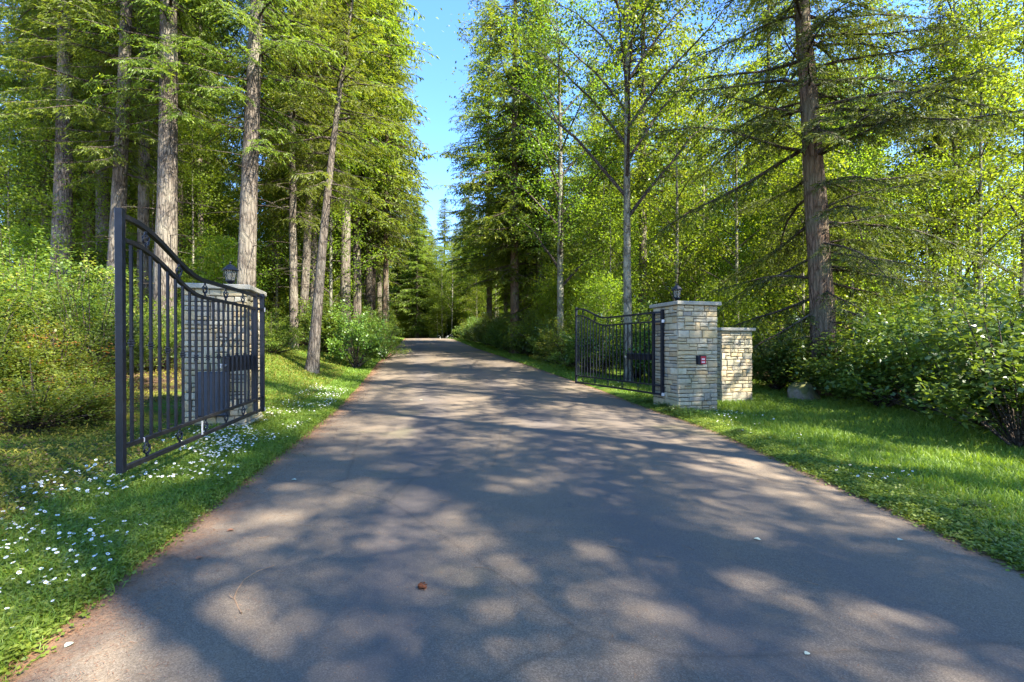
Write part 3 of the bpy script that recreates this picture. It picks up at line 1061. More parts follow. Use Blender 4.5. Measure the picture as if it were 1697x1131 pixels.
def leafy(seed, H, r, fork, spread, nlimb, nsub, nleaf, lsize, mat='decid', bark='bark_smooth', lean=(0, 0), curve=(0, 0), clump=.30, up=.9, low=False):
    rnd = random.Random(seed); rn = np.random.RandomState(seed)
    tm, P = trunk_mesh('trunk', H, r, M[bark], lean, curve, seed, 10, 1.25)
    wood, B, D = [], [], []
    for i in range(nlimb):
        zz = fork + (H - fork) * (i / nlimb) ** .9 * .95
        t = (zz - fork) / (H - fork)
        az = i * 2.4 + rnd.uniform(-.5, .5)
        l = spread * (1 - .6 * t) * rnd.uniform(.75, 1.2)
        ox = np.interp(zz, P[:, 2], P[:, 0]); oy = np.interp(zz, P[:, 2], P[:, 1])
        s = np.linspace(0, 1, 7)
        u_ = up * (1 + .4 * t)
        pts = np.stack([ox + math.cos(az) * l * s, oy + math.sin(az) * l * s, zz + u_ * l * (s - .25 * s * s)], -1) + rn.normal(size=(7, 3)) * .04 * s[:, None] * l * .5
        r0 = max(.012, r * .42 * (1 - .6 * t))
        wood.append(tube(pts, np.linspace(r0, .008, 7), 5))
        for k in range(nsub):
            q = rnd.uniform(.12, 1.0)
            b0 = np.array([np.interp(q, s, pts[:, c]) for c in range(3)])
            a2 = az + rnd.choice((-1, 1)) * rnd.uniform(.3, 1.2)
            l2 = l * rnd.uniform(.2, .42)
            d2 = np.array([math.cos(a2), math.sin(a2), rnd.uniform(-.1, .75)])
            d2 /= np.linalg.norm(d2)
            s2 = np.linspace(0, 1, 4)
            p2 = b0 + d2 * l2 * s2[:, None] + np.array([0, 0, -.12 * l2]) * (s2 ** 2)[:, None]
            wood.append(tube(p2, np.linspace(.012, .004, 4), 3))
            n = max(3, int(nleaf * rnd.uniform(.5, 1.5)))
            qq = rn.uniform(.15, 1.1, n)
            c_ = b0 + d2 * l2 * qq[:, None] + rn.normal(size=(n, 3)) * np.array([clump, clump, clump * .55])
            B.append(c_)
            D.append(rn.normal(size=(n, 3)) * .7 + d2 * .6 + np.array([0, 0, -.35]))
    B = np.concatenate(B); D = np.concatenate(D)
    tint = np.clip(rn.beta(2, 2.2, len(B)) * .85 + .12 * np.sin(B[:, 0] * 1.7) * np.cos(B[:, 2] * 1.3 + B[:, 1]), 0, 1)
    a = leaves(B, D, lsize * rn.uniform(.65, 1.3, len(B)), lsize * .68 * rn.uniform(.8, 1.1, len(B)), rn, tint, mid=.42)
    w = join(wood)
    return {'trunk': tm, 'boughs': np_mesh('boughs', w[0], w[1], M['twig']), 'leaves': np_mesh('leaves', a[0], a[1], M[mat], a[2])}

def shrub(seed, rx, h, nst, nleaf, lsize, mat, layered=.5, stemcol='twig', lw_=.55):
    """stems fanning from the base; leaf sprays along their outer parts; irregular outline"""
    rnd = random.Random(seed); rn = np.random.RandomState(seed)
    wood, B, D, TT = [], [], [], []
    per = int(nleaf / (nst * 7))
    for i in range(nst):
        az = rnd.uniform(0, 6.283)
        out = rx * math.sqrt(rnd.uniform(.0, 1.0)) * rnd.uniform(.8, 1.12)
        hh = h * (1 - .55 * (out / rx) ** 2) * rnd.uniform(.55, 1.12)
        s = np.linspace(0, 1, 5)
        pts = np.stack([math.cos(az) * out * s ** .8, math.sin(az) * out * s ** .8, hh * s ** (1 / 1.2) - .12 * out * s ** 3], -1)
        wood.append(tube(pts, np.linspace(.016, .004, 5), 3))
        for k in range(7):
            q = rnd.uniform(.25, 1.0) ** .7
            b0 = np.array([np.interp(q, s, pts[:, c]) for c in range(3)])
            a2 = az + rnd.uniform(-1.9, 1.9)
            l2 = rnd.uniform(.22, .5) * (h ** .5) * .65
            d2 = np.array([math.cos(a2), math.sin(a2), rnd.uniform(-.25, .35)])
            n = max(4, int(per * rnd.uniform(.6, 1.4)))
            qq = rn.uniform(0, 1, n)
            perp = np.array([-d2[1], d2[0], 0])
            c_ = b0 + d2 * l2 * qq[:, None] + perp * rn.normal(size=(n, 1)) * .10 * (1.2 - qq[:, None]) + rn.normal(size=(n, 3)) * np.array([.03, .03, .03 + .07 * (1 - layered)])
            B.append(c_)
            D.append(d2 * .8 + perp * rn.choice([-1, 1], size=(n, 1)) * .7 + rn.normal(size=(n, 3)) * .35)
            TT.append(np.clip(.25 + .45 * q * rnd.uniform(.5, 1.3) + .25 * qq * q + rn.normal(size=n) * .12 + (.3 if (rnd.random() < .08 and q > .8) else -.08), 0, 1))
    B = np.concatenate(B); D = np.concatenate(D); TT = np.concatenate(TT)
    keep = B[:, 2] > .02
    B, D, TT = B[keep], D[keep], TT[keep]
    a = leaves(B, D, lsize * rn.uniform(.6, 1.3, len(B)), lsize * lw_ * rn.uniform(.8, 1.15, len(B)), rn, TT, roll=.45, mid=.42)
    w = join(wood)
    return {'stems': np_mesh('stems', w[0], w[1], M['twig']), 'foliage': np_mesh('foliage', a[0], a[1], M[mat], a[2])}

def place(name, kit, loc, rz, s, label, cat, group=None, mat=None):
    e = empty(name, loc, rz)
    e.scale = (s[0], s[0], s[1]) if isinstance(s, tuple) else (s, s, s)
    tag(e, label, cat, group)
    for part, me in kit.items():
        mobj(part, me, e)
    return e

# ------------------------------------------------------------------ the trees one can tell apart
rt = random.Random(99)
# kits of firs
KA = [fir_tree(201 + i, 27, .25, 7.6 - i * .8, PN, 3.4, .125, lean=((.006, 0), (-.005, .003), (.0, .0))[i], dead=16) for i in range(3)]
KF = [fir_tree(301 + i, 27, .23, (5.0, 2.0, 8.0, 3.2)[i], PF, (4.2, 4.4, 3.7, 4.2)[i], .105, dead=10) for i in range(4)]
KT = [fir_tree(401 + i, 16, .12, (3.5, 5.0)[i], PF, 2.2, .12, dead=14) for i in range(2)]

def tree_at(px, Z, kit, label, s=1.0, rz=None, name='fir_tree', group=None, cat='tree', base=None, x=None):
    xx = at(px, Z) if x is None else x
    z0 = gz(xx, Z) if base is None else base
    return place(name, kit, (xx, Z, z0 - .05), rt.uniform(0, 6.28) if rz is None else rz, s, label, cat, group)

def own_trunk(kit, H, r, bark, lean, curve, seed):
    k = dict(kit)
    k['trunk'], _ = trunk_mesh('trunk', H, r, M[bark], lean, curve, seed, 16)
    return k
GL = 'tall firs on the left bank'
def big(px_top, y_top, px_bot, Z, r, label, kit, seed, bark='bark'):
    """a fir whose trunk passes through two pixels of the photograph: leaning as it does"""
    X0 = at(px_bot, Z); Xt = at(px_top, Z)
    zt = CAMZ + (575 - y_top) * Z / FPX
    z0 = gz(X0, Z)
    ln = (Xt - X0) / (zt - z0)
    o = place('fir_tree', kit, (X0, Z, z0 - .05), 0, 1, label, 'tree', GL)
    rz = rt.uniform(0, 6.28)
    for ch in o.children:
        n_ = ch.name.split('.')[0]
        if n_ == 'trunk':
            ch.data, P = trunk_mesh('trunk', 27, r, M[bark], (ln, 0), (0, 0), seed, 16)
        else:
            ch.matrix_local = Matrix(((1, 0, ln, 0), (0, 1, 0, 0), (0, 0, 1, 0), (0, 0, 0, 1))) @ Matrix.Rotation(rz, 4, 'Z')
            # a lean expressed as a true rotation, not a shear
            ch.matrix_local = Matrix.Rotation(math.atan(ln), 4, 'Y') @ Matrix.Rotation(rz, 4, 'Z')
    return o
big(108, 0, 98, 18.5, .33, 'thick brown trunked fir far left, second big trunk from the edge', KA[0], 1, 'bark')
big(150, 0, 145, 25.0, .29, 'straight brown fir standing just right of the far left trunk', KA[1], 2, 'bark_brown')
big(212, 0, 184, 16.5, .25, 'fir whose grey trunk leans right just behind the gate stile', KA[2], 3)
big(281, 0, 271, 15.4, .33, 'thickest grey fir trunk seen through the left gate bars', KA[0], 4)
big(428, 0, 404, 15.6, .29, 'pale grey fir rising directly behind the left stone pillar', KA[1], 5)
big(77, 150, 76, 24, .20, 'thin fir left of the first thick trunk at far left', KA[2], 6, 'bark_brown')
big(128, 0, 125, 30, .2, 'dark slim fir between the two brown trunks at far left', KA[2], 7, 'bark_brown')
big(245, 100, 230, 27, .16, 'slender fir seen between the leaning and the thickest trunks', KA[1], 8)
big(335, 0, 333, 24, .15, 'slender pale fir left of the left lantern', KA[0], 9)
big(487, 100, 487, 22, .19, 'slim pale fir right of the left pillar, its foot in the grass', KA[2], 10)
big(524, 150, 500, 24, .22, 'grey fir twin trunk just left of the leaning tree', KA[0], 12)
big(520, 150, 519, 26, .20, 'grey fir close behind the leaning tree, right one of a pair', KA[1], 13)
big(600, 250, 591, 35, .24, 'pale straight fir right of the leaning tree', KA[2], 14)
big(620, 250, 618, 40, .22, 'dark straight fir beyond the dark rounded shrub', KA[0], 15, 'bark_brown')
big(642, 300, 636, 33, .19, 'fir with bare dark trunk nearest the left road edge', KA[1], 16, 'bark_brown')
big(605, 300, 606, 46, .2, 'thin fir between two paler trunks up the left bank', KA[2], 17)

# leaning tree
X0 = at(517, 17.2); Zl = 17.2
lk = leafy(610, 15.5, .20, 6.2, 3.6, 16, 7, 16, .11, 'decid', 'bark', (.045, 0), (.0035, 0), .3, .75)
kk = fir_tree(611, 15.5, .20, 6.3, PN, 2.9, .15, 'fir', 'bark', (.085, 0), (.0012, 0), dead=7)
kk['trunk'] = trunk_mesh('trunk', 15.5, .19, M['bark'], (.085, 0), (.0012, 0), 611, 14, 1.5)[0]
place('leaning_tree', kk, (X0, Zl, gz(X0, Zl) - .05), 0, 1, 'pale trunked tree leaning right out of the left grass bank', 'tree')

# right side
RXf = at(1368, 14.6)
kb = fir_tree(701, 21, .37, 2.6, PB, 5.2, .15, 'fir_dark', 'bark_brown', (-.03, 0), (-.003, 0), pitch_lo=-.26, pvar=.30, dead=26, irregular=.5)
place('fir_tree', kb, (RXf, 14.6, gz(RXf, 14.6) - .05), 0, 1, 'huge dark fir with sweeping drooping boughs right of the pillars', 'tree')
mp = leafy(702, 19, .17, 6.0, 4.9, 22, 12, 55, .12, 'maple', 'bark_smooth', (-.010, 0), (0, 0), .34, 1.35)
place('maple_tree', mp, (at(1042, 17.5), 17.5, gz(at(1042, 17.5), 17.5) - .05), 0, 1, 'slender smooth grey tree forking upward behind the right gate', 'tree')
KR = fir_tree(720, 36, .33, 4.5, PF, 5.6, .19, 'fir', 'bark_brown', dead=16, irregular=.5, pvar=.2)
place('fir_tree', KR, (at(853, 33), 33, gz(at(853, 33), 33) - .05), 1.0, 1.0, 'dark trunked fir with spreading boughs at the right road edge', 'tree')
place('fir_tree', KF[0], (at(838, 40), 40, gz(at(838, 40), 40) - .05), 2.0, .8, 'slim fir just left of the dark trunked one on the right', 'tree')
place('alder_tree', leafy(704, 19, .2, 4.0, 4.2, 22, 11, 50, .12, 'maple', 'bark_smooth', (-.01, 0), (0, 0), .36, 1.1), (at(930, 25), 25, gz(at(930, 25), 25) - .05), 0, 1, 'leafy bright tree between the dark trunked fir and the gate', 'tree')

# alder kits, right hand wood
KD = [leafy(801, 15, .10, 2.4, 2.8, 24, 10, 38, .125, 'decid', 'bark_smooth', (.01, 0), (0, 0), .33, .8),
      leafy(802, 18, .12, 4.0, 3.2, 24, 10, 38, .125, 'decid', 'bark_smooth', (-.015, 0), (0, 0), .36, .9),
      leafy(803, 10, .07, .9, 2.3, 24, 9, 34, .115, 'decid', 'bark_smooth', (.02, 0), (0, 0), .36, .6),
      leafy(804, 5, .05, .4, 1.9, 20, 9, 34, .11, 'decid', 'bark_smooth', (.02, 0), (0, 0), .36, .5)]
def put_alder(px, Z, k, label, group=None, s=1.0, name='alder_tree'):
    xx = at(px, Z)
    return place(name, KD[k], (xx, Z, gz(xx, Z) - .05), rt.uniform(0, 6.28), s, label, 'tree', group)
GR = 'slender trees of the wood on the right'
tree_at(1553, 21, KF[2], 'straight mossy trunk standing right of the huge dark fir', .62)
put_alder(1592, 23, 1, 'thin trunk close right of the mossy straight one', GR)
put_alder(1625, 19, 0, 'slender dark stemmed alder near the right edge of the wood', GR)
put_alder(1425, 22, 1, 'slender alder just right of the huge dark fir', GR)
put_alder(1452, 27, 0, 'second thin alder right of the huge dark fir', GR)
put_alder(1690, 20, 1, 'alder stem cut by the right edge of the view', GR)
tree_at(870, 44, KF[3], 'fir rising behind the dark trunked one on the right', .95)
tree_at(985, 40, KF[0], 'dark fir trunk deep in the wood behind the right gate', .9)

# woods: rows of further trees
GBL = 'firs of the wood on the left'
GBR = 'firs of the wood on the right'
GBA = 'young alders of the wood on the right'
GUL = 'young broadleaf trees between the left firs'
LBL = 'fir standing in the wood on the left beyond the nearer trunks'
LBR = 'dark fir standing in the wood on the right beyond the alders'
LBA = 'thin bright leaved alder in the wood on the right'
LUL = 'young bright leaved tree under the firs on the left'
def clear_of_road(x, y, m=2.5):
    return x < float(xl(y)) - m or x > float(xr(y)) + m
used = [(at(1042, 17.5) + .9, 19.3), (at(1042, 17.5) + 2, 21.5), (-13, 16.5), (-10.5, 15.4), (-8.6, 15.6), (X0, Zl), (RXf, 14.6), (at(1042, 17.5), 17.5)]
def ok(x, y, d):
    for a_, b_ in used:
        if (a_ - x) ** 2 + (b_ - y) ** 2 < d * d: return False
    used.append((x, y)); return True
n = 0
for q in range(1500):
    if n >= 44: break
    y = rt.uniform(20, 105); x = float(xl(y)) - rt.uniform(2.6, 12 + y * .5)
    if x / y < -1.25: continue
    if x / y > -.56 and y < 27: continue
    if not ok(x, y, 2.6 + y * .022): continue
    kit = rt.choice(KF if y > 34 else KA + KA + KF[2:3])
    place('fir_tree', kit, (x, y, gz(x, y) - .1), rt.uniform(0, 6.28), (rt.uniform(.9, 1.2), rt.uniform(1.0, 1.35)), LBL, 'tree', GBL)
    n += 1
n = 0
for q in range(1500):
    if n >= 40: break
    y = rt.uniform(28, 110); x = float(xr(y)) + rt.uniform(2.6, 16 + y * .6)
    if x / y > 1.2: continue
    if y < 55 and x / y > .12 and rt.random() < .85: continue
    if y > 35 and x < float(xr(y)) + 17: continue
    if not ok(x, y, 2.6 + y * .022): continue
    place('fir_tree', rt.choice(KF), (x, y, gz(x, y) - .1), rt.uniform(0, 6.28), (rt.uniform(.9, 1.25), rt.uniform(.8, 1.2)), LBR, 'tree', GBR)
    n += 1
n = 0
for q in range(2500):
    if n >= 125: break
    y = rt.uniform(18.5, 66); x = float(xr(y)) + rt.uniform(2.6, 40)
    if x / y > 1.2 or x / y < .02: continue
    if y > 40 and x < float(xr(y)) + 12: continue
    if not ok(x, y, 1.5 + y * .014): continue
    k = rt.choice((0, 1, 2, 3, 3))
    place('alder_tree', KD[k], (x, y, gz(x, y) - .1), rt.uniform(0, 6.28), rt.uniform(.75, 1.15), LBA, 'tree', GBA)
    n += 1
n = 0
for q in range(1500):
    if n >= 150: break
    y = rt.uniform(19, 60); x = float(xl(y)) - rt.uniform(2.2, 34)
    if x / y < -1.2: continue
    if x / y > -.56 and y < 24: continue
    if not ok(x, y, 1.6): continue
    place('alder_tree', KD[rt.choice((2, 3, 0, 3))], (x, y, gz(x, y) - .1), rt.uniform(0, 6.28), rt.uniform(.7, 1.0), LUL, 'tree', GUL)
    n += 1
# far end of the road: the wood closes behind the bend
for q in range(120):
    y = rt.uniform(80, 130); x = rt.uniform(-42, 14)
    if not clear_of_road(x, y, 1.5) or not ok(x, y, 2.8): continue
    place('fir_tree', rt.choice(KF), (x, y, gz(x, y) - .1), rt.uniform(0, 6.28), (1.1, rt.uniform(.85, 1.1)), 'fir closing the view where the road bends away', 'tree', 'firs beyond the bend')
for i, (y, k) in enumerate([(27, 2), (31.5, 0), (38, 2), (47, 0), (58, 2)]):
    x = float(xl(y)) - 2.0
    place('fir_tree', KF[k], (x, y, gz(x, y) - .1), i * 2.1, (1.3, 1.4), ('nearest fir overhanging the left side of the road', 'second fir overhanging the left side of the road', 'third fir overhanging the left side of the road', 'fourth fir overhanging the left side of the road', 'farthest fir overhanging the left side of the road')[i], 'tree', 'firs overhanging the road')
for i, (y, k) in enumerate([(46, 0)]):
    x = float(xr(y)) + 2.2
    place('fir_tree', KF[k], (x, y, gz(x, y) - .1), i * 1.7, (1.3, 1.25), 'fir overhanging the right side of the road far up', 'tree')
for i in range(60):
    y = rt.uniform(92, 112); x = y * rt.uniform(-.30, -.14)
    if not clear_of_road(x, y, .6): continue
    place('young_tree', KD[(3, 2)[i % 2]], (x, y, gz(x, y) - .1), rt.uniform(0, 6.28), rt.uniform(1.2, 1.7), 'leafy young tree beyond the bend of the road', 'tree', 'young trees beyond the bend')
# the wood goes on to the right of and behind the viewer: these shade the drive
GS = 'firs beside the viewer on the right'
KS = [fir_tree(501 + i, 28, .25, (6.5, 8.5)[i], PF, (3.8, 3.6)[i], .19, irregular=.55, pvar=.2, gap=.12, dead=10) for i in range(2)]
KS.append(fir_tree(511, 28, .25, 7.5, PF, 3.9, .26, irregular=.6, pvar=.25, gap=.18, dead=10))
SH = [(10.8, 1.2, 0), (11.8, 5.6, 1), (11.6, -3.4, 2), (16.2, -6.8, 2), (10.3, -5.6, 2), (13.6, -4.6, 2), (19, 1.5, 0), (15.0, 8.4, 2)]
for i, (x, y, k) in enumerate(SH):
    place('fir_tree', KS[k], (x, y, -.2), i * 1.3, (1.0, 1.1), 'fir of the wood standing beside the lawn beyond the right edge of view', 'tree', GS)
    used.append((x, y))

# ------------------------------------------------------------------ shrubs
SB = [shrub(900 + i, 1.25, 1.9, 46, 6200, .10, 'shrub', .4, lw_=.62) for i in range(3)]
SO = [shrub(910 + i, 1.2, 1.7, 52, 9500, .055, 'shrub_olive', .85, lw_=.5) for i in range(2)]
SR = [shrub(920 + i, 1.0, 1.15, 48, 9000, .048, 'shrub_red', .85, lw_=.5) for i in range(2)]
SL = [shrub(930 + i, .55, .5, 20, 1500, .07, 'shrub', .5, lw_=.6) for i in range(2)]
def bush(kit, x, y, s, label, group=None, name='leafy_shrub', cat='shrub', sink=.04):
    return place(name, kit, (x, y, gz(x, y) - sink), rt.uniform(0, 6.28), s, label, cat, group)
# left foreground
GLS = 'fine leaved shrubs at far left'
bush(SR[0], at(60, 6.7), 6.7, (1.05, .85), 'low yellow green shrub with red tips at the left frame edge', GLS)
bush(SR[1], at(140, 7.6), 7.6, (.8, .8), 'small sunlit shrub with red tips just left of the gate stile', GLS)
bush(SR[0], at(-30, 7.9), 7.9, (1.3, 1.5), 'red tipped shrub behind the low one at the left frame edge', GLS)
bush(SR[1], at(95, 8.6), 8.6, (1.2, 1.35), 'red sprinkled shrub in the middle of the left thicket', GLS)
bush(SO[0], at(150, 10.0), 10.0, (1.2, 1.5), 'dark green shrub behind the left gate stile', GLS)
bush(SO[1], at(30, 10.2), 10.2, (1.5, 1.65), 'tall fine leaved shrub at the back of the left thicket', GLS)
bush(SO[0], at(-60, 9.4), 9.4, (1.4, 1.6), 'tall shrub running out of view at the left edge', GLS)
bush(SO[1], at(110, 12.5), 12.5, (1.6, 1.95), 'shrub at the foot of the two brown trunks', GLS)
bush(SO[0], at(15, 13.5), 13.5, (1.7, 1.9), 'broad shrub below the firs at the upper left', GLS)
bush(SO[1], at(205, 12.4), 12.4, (1.2, 1.35), 'shrub seen through the gate left of the thickest trunk', GLS)
bush(SO[0], at(262, 12.6), 12.6, (1.0, .9), 'low shrub at the foot of the thickest trunk', GLS)
bush(SO[1], at(320, 14.5), 14.5, (1.2, 1.1), 'shrub behind the left pillar', GLS)
bush(SO[1], at(450, 18.5), 18.5, (1.1, .9), 'tangled shrub right of the left pillar', GLS)
bush(SO[0], at(440, 22), 22, (1.3, 1.2), 'shrub further back right of the left pillar', GLS)
bush(SB[0], at(590, 21.5), 21.5, (1.15, 1.65), 'dark rounded shrub right of the leaning tree', None)
bush(SO[1], at(634, 28), 28, (1.15, 1.6), 'lighter shrub beside the left road edge beyond the dark one')
bush(SO[0], at(545, 24), 24, (1.2, 1.7), 'shrub half hidden behind the leaning tree')
# right foreground thicket along the lawn
GRS = 'glossy shrubs along the back of the lawn'
row = [(1690, 7.4, 1.1, 1.0, 'glossy shrub nearest the viewer at the right edge'), (1620, 8.9, 1.1, 1.1, 'glossy shrub with bright sunlit leaf tops'), (1735, 9.4, 1.3, 1.25, 'tall glossy shrub behind the nearest one at the right edge'),
       (1540, 10.6, 1.15, 1.1, 'broad glossy shrub in the middle of the thicket'), (1640, 11.2, 1.3, 1.3, 'glossy shrub rising behind the sunlit one'), (1465, 12.0, 1.1, 1.0, 'dark glossy shrub right of the boulder'),
       (1400, 13.6, 1.1, .95, 'dark glossy shrub at the foot of the huge fir'), (1560, 13.4, 1.4, 1.3, 'tall glossy shrub behind the middle of the thicket'), (1345, 15.3, 1.1, 1.05, 'glossy shrub directly behind the boulder'),
       (1285, 16.0, 1.0, 1.0, 'rounded green shrub right of the short pillar'), (1470, 16.2, 1.4, 1.3, 'tall glossy shrub right of the huge fir trunk'), (1330, 18.5, 1.3, 1.2, 'shrub behind the round one by the short pillar')]
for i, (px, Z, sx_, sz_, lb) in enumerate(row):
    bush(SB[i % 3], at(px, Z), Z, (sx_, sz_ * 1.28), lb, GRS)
GRB = 'shrubs along the right of the road beyond the gate'
for i in range(26):
    y = 17.5 + i * 1.75 + rt.uniform(-.4, .4)
    x = float(xr(y)) + rt.uniform(1.7, 2.4) + (1.2 if y < 20 else 0)
    bush((SB + SO)[i % 5], x, y, (rt.uniform(.95, 1.3), rt.uniform(1.15, 1.7)), 'dark shrub in the hedge beyond the right gate', GRB)
GUS = 'undergrowth shrubs deep in the wood'
n = 0
for q in range(900):
    if n >= 120: break
    y = rt.uniform(17, 75)
    left = rt.random() < .4
    x = float(xl(y)) - rt.uniform(3.0, 24) if left else float(xr(y)) + rt.uniform(4.0, 34)
    if abs(x / y) > 1.2: continue
    if left and y < 22 and x / y > -.50: continue
    kit = rt.choice(SO + SB)
    sc = rt.uniform(1.0, 1.7)
    bush(kit, x, y, (sc, sc * rt.uniform(.7, 1.1)), 'green undergrowth shrub in the wood', GUS)
    n += 1
for i in range(20):
    y = 29 + i * 2.2; x = float(xl(y)) - rt.uniform(1.4, 2.4)
    bush((SO + SB)[i % 5], x, y, (rt.uniform(.8, 1.2), rt.uniform(1.0, 1.6)), 'shrub along the left road edge far up the drive', 'shrubs up the left road edge')
for i in range(46):
    y = rt.uniform(69, 92); x = rt.uniform(-26, 2)
    if not clear_of_road(x, y, .8): continue
    place('young_tree', KD[rt.choice((0, 2, 1))], (x, y, gz(x, y) - .1), rt.uniform(0, 6.28), rt.uniform(.8, 1.2), 'bright leafy young tree where the road bends away', 'tree', 'young trees at the bend')
for i in range(60):
    y = rt.uniform(90, 118); x = rt.uniform(-52, 2)
    if not clear_of_road(x, y, .8): continue
    place('young_tree', KD[rt.choice((3, 2))], (x, y, gz(x, y) - .1), rt.uniform(0, 6.28), rt.uniform(1.1, 1.6), 'leafy young tree beyond the bend of the road', 'tree', 'young trees beyond the bend')
for i in range(60):
    y = 72 + rt.uniform(0, 40); x = rt.uniform(-44, 2)
    if not clear_of_road(x, y, .5): continue
    bush(SO[i % 2], x, y, (1.15, 1.0), 'shrub in the undergrowth where the road bends', 'shrubs beyond the bend')
# weeds round the pillar foot
for i, (px, Z) in enumerate([(1050, 11.3), (1075, 10.6), (1100, 10.2), (1128, 9.9), (1160, 10.1), (1030, 12.2)]):
    x = max(at(px, Z), float(xr(Z)) + .3)
    bush(SL[i % 2], x, Z, (.55, .36), 'low leafy weed at the foot of the right pillar', 'weeds along the right verge', 'weed', 'weed')

for i in range(26):
    y = rt.uniform(3.0, 11); sd2 = i % 3
    x = float(xl(y)) - rt.uniform(.25, 1.3) if sd2 else float(xr(y)) + rt.uniform(.15, 1.2)
    if x / y < -1.1: continue
    q = rt.uniform(.16, .3)
    bush(SL[i % 2], x, y, (q, q * rt.uniform(.6, 1.0)), 'low broad leafed weed in the left verge' if sd2 else 'low broad leafed weed in the lawn edge', 'weeds in the left verge' if sd2 else 'weeds in the lawn edge', 'weed', 'weed')
# fine twigs dropped on the drive
twp = tube(np.stack([np.linspace(0, .16, 6), .012 * np.sin(np.linspace(0, 4, 6)), .004 + .004 * np.sin(np.linspace(0, 3, 6))], -1), np.linspace(.0026, .001, 6), 4)
twm = np_mesh('twig', twp[0], twp[1], M['wood'])
for i in range(34):
    y = 2.3 * (11 / 2.3) ** rt.random(); q = rt.random() ** 1.6
    x = float(xl(y)) + .1 + q * (float(xr(y)) - float(xl(y)) - .2)
    k = rt.uniform(.35, 1.1)
    o = mobj('twig', twm, None, (x, y, float(zr_surface(x, y)) + .002), (0, 0, rt.uniform(0, 6.28)), (k, k, k))
    tag(o, 'tiny bare twig lying on the near asphalt', 'twig', 'twigs dropped on the drive')

# ------------------------------------------------------------------ boulder
bm = bmesh.new()
bmesh.ops.create_icosphere(bm, subdivisions=4, radius=1)
for v in bm.verts:
    p = v.co.copy()
    k = 1 + .28 * mnoise.noise(p * 1.1 + Vector((4, 1, 2))) + .10 * mnoise.noise(p * 3.1) + .03 * mnoise.noise(p * 9)
    v.co = p * k
    v.co.x *= .46; v.co.y *= .40; v.co.z *= .40
    v.co.z += .12 * (1 - (v.co.x + .35) ** 2 * 4) * (1 if v.co.z > 0 else 0)
    if v.co.x > 0: v.co.z -= v.co.x * .35
me = bpy.data.meshes.new('boulder'); bm.to_mesh(me); bm.free()
me.materials.append(M['boulder'])
for p in me.polygons: p.use_smooth = True
bx_, by_ = at(1332, 13.7), 13.7
tag(mobj('boulder', me, None, (bx_, by_, gz(bx_, by_) + .06), (0, 0, .2)), 'mossy pale boulder on the grass below the dark shrubs', 'boulder')

# ------------------------------------------------------------------ grass, clover, moss, litter
def scatter(n, y0, y1, fx, rnd, power=1.6):
    """more points near the viewer"""
    u = rnd.rand(n)
    y = y0 * (y1 / y0) ** (u ** (1 / power) if False else u)
    return y
def blades(name, x, y, h, w, mat, rnd, lean=.35, tint=None, label=None):
    z = ground(x, y)
    n = len(x)
    base = np.stack([x, y, z - .01], -1)
    d = np.stack([rnd.normal(size=n) * lean, rnd.normal(size=n) * lean, np.ones(n)], -1)
    if tint is None: tint = rnd.beta(2, 3, n)
    d = unit(d)
    az = rnd.uniform(0, math.pi, n)
    s = np.stack([np.cos(az), np.sin(az), np.zeros(n)], -1)
    hh = (h)[:, None]; ww = w[:, None]
    bend = np.stack([rnd.normal(size=n), rnd.normal(size=n), -.2 * np.ones(n)], -1) * hh * .35
    V = np.stack([base - s * ww * .5, base + s * ww * .5, base + d * hh * .6 + s * ww * .38, base + d * hh + bend * .9, base + d * hh * .6 - s * ww * .38], 1)
    # two faces per blade: lower quad, upper triangle folded into a quad with doubled tip
    i = np.arange(n)[:, None] * 5
    F = np.concatenate([i + np.array([[0, 1, 2, 4]])], 0)
    F2 = i + np.array([[4, 2, 3]])
    Vt = V.reshape(-1, 3)
    tris = np.concatenate([F[:, [0, 1, 2]], F[:, [0, 2, 3]], F2])
    return Vt, tris, np.repeat(tint, 5)
rg = np.random.RandomState(5)
# right lawn
n = 120000
y = 2.6 * (19 / 2.6) ** rg.rand(n)
x = xr(y) + rg.uniform(.02, 1, n) ** .9 * 8.5
fr = x - xr(y)
keep = (x / y < 1.25) & ~((fr < .35) & (rg.rand(n) < .55))
x, y, fr = x[keep], y[keep], fr[keep]
nz = np.array([mnoise.noise(Vector((a * .9, b * .9, 0))) for a, b in zip(x, y)])
hgt = (.055 + .055 * sst(.2, 1.2, fr) + .05 * nz + .015 * rg.normal(size=len(x))).clip(.025, .2)
A = blades('g', x, y, hgt, (.0035 + .0009 * y) * np.ones(len(x)), None, rg, tint=np.clip(rg.beta(2, 3, len(x)) + .15 * nz, 0, 1))
# right verge beyond the gate and far strips
n = 40000
y = 16 * (66 / 16) ** rg.rand(n); x = xr(y) + rg.rand(n) * 2.6
B_ = blades('g', x, y, rg.uniform(.05, .14, n), .012 + .0008 * y, None, rg)
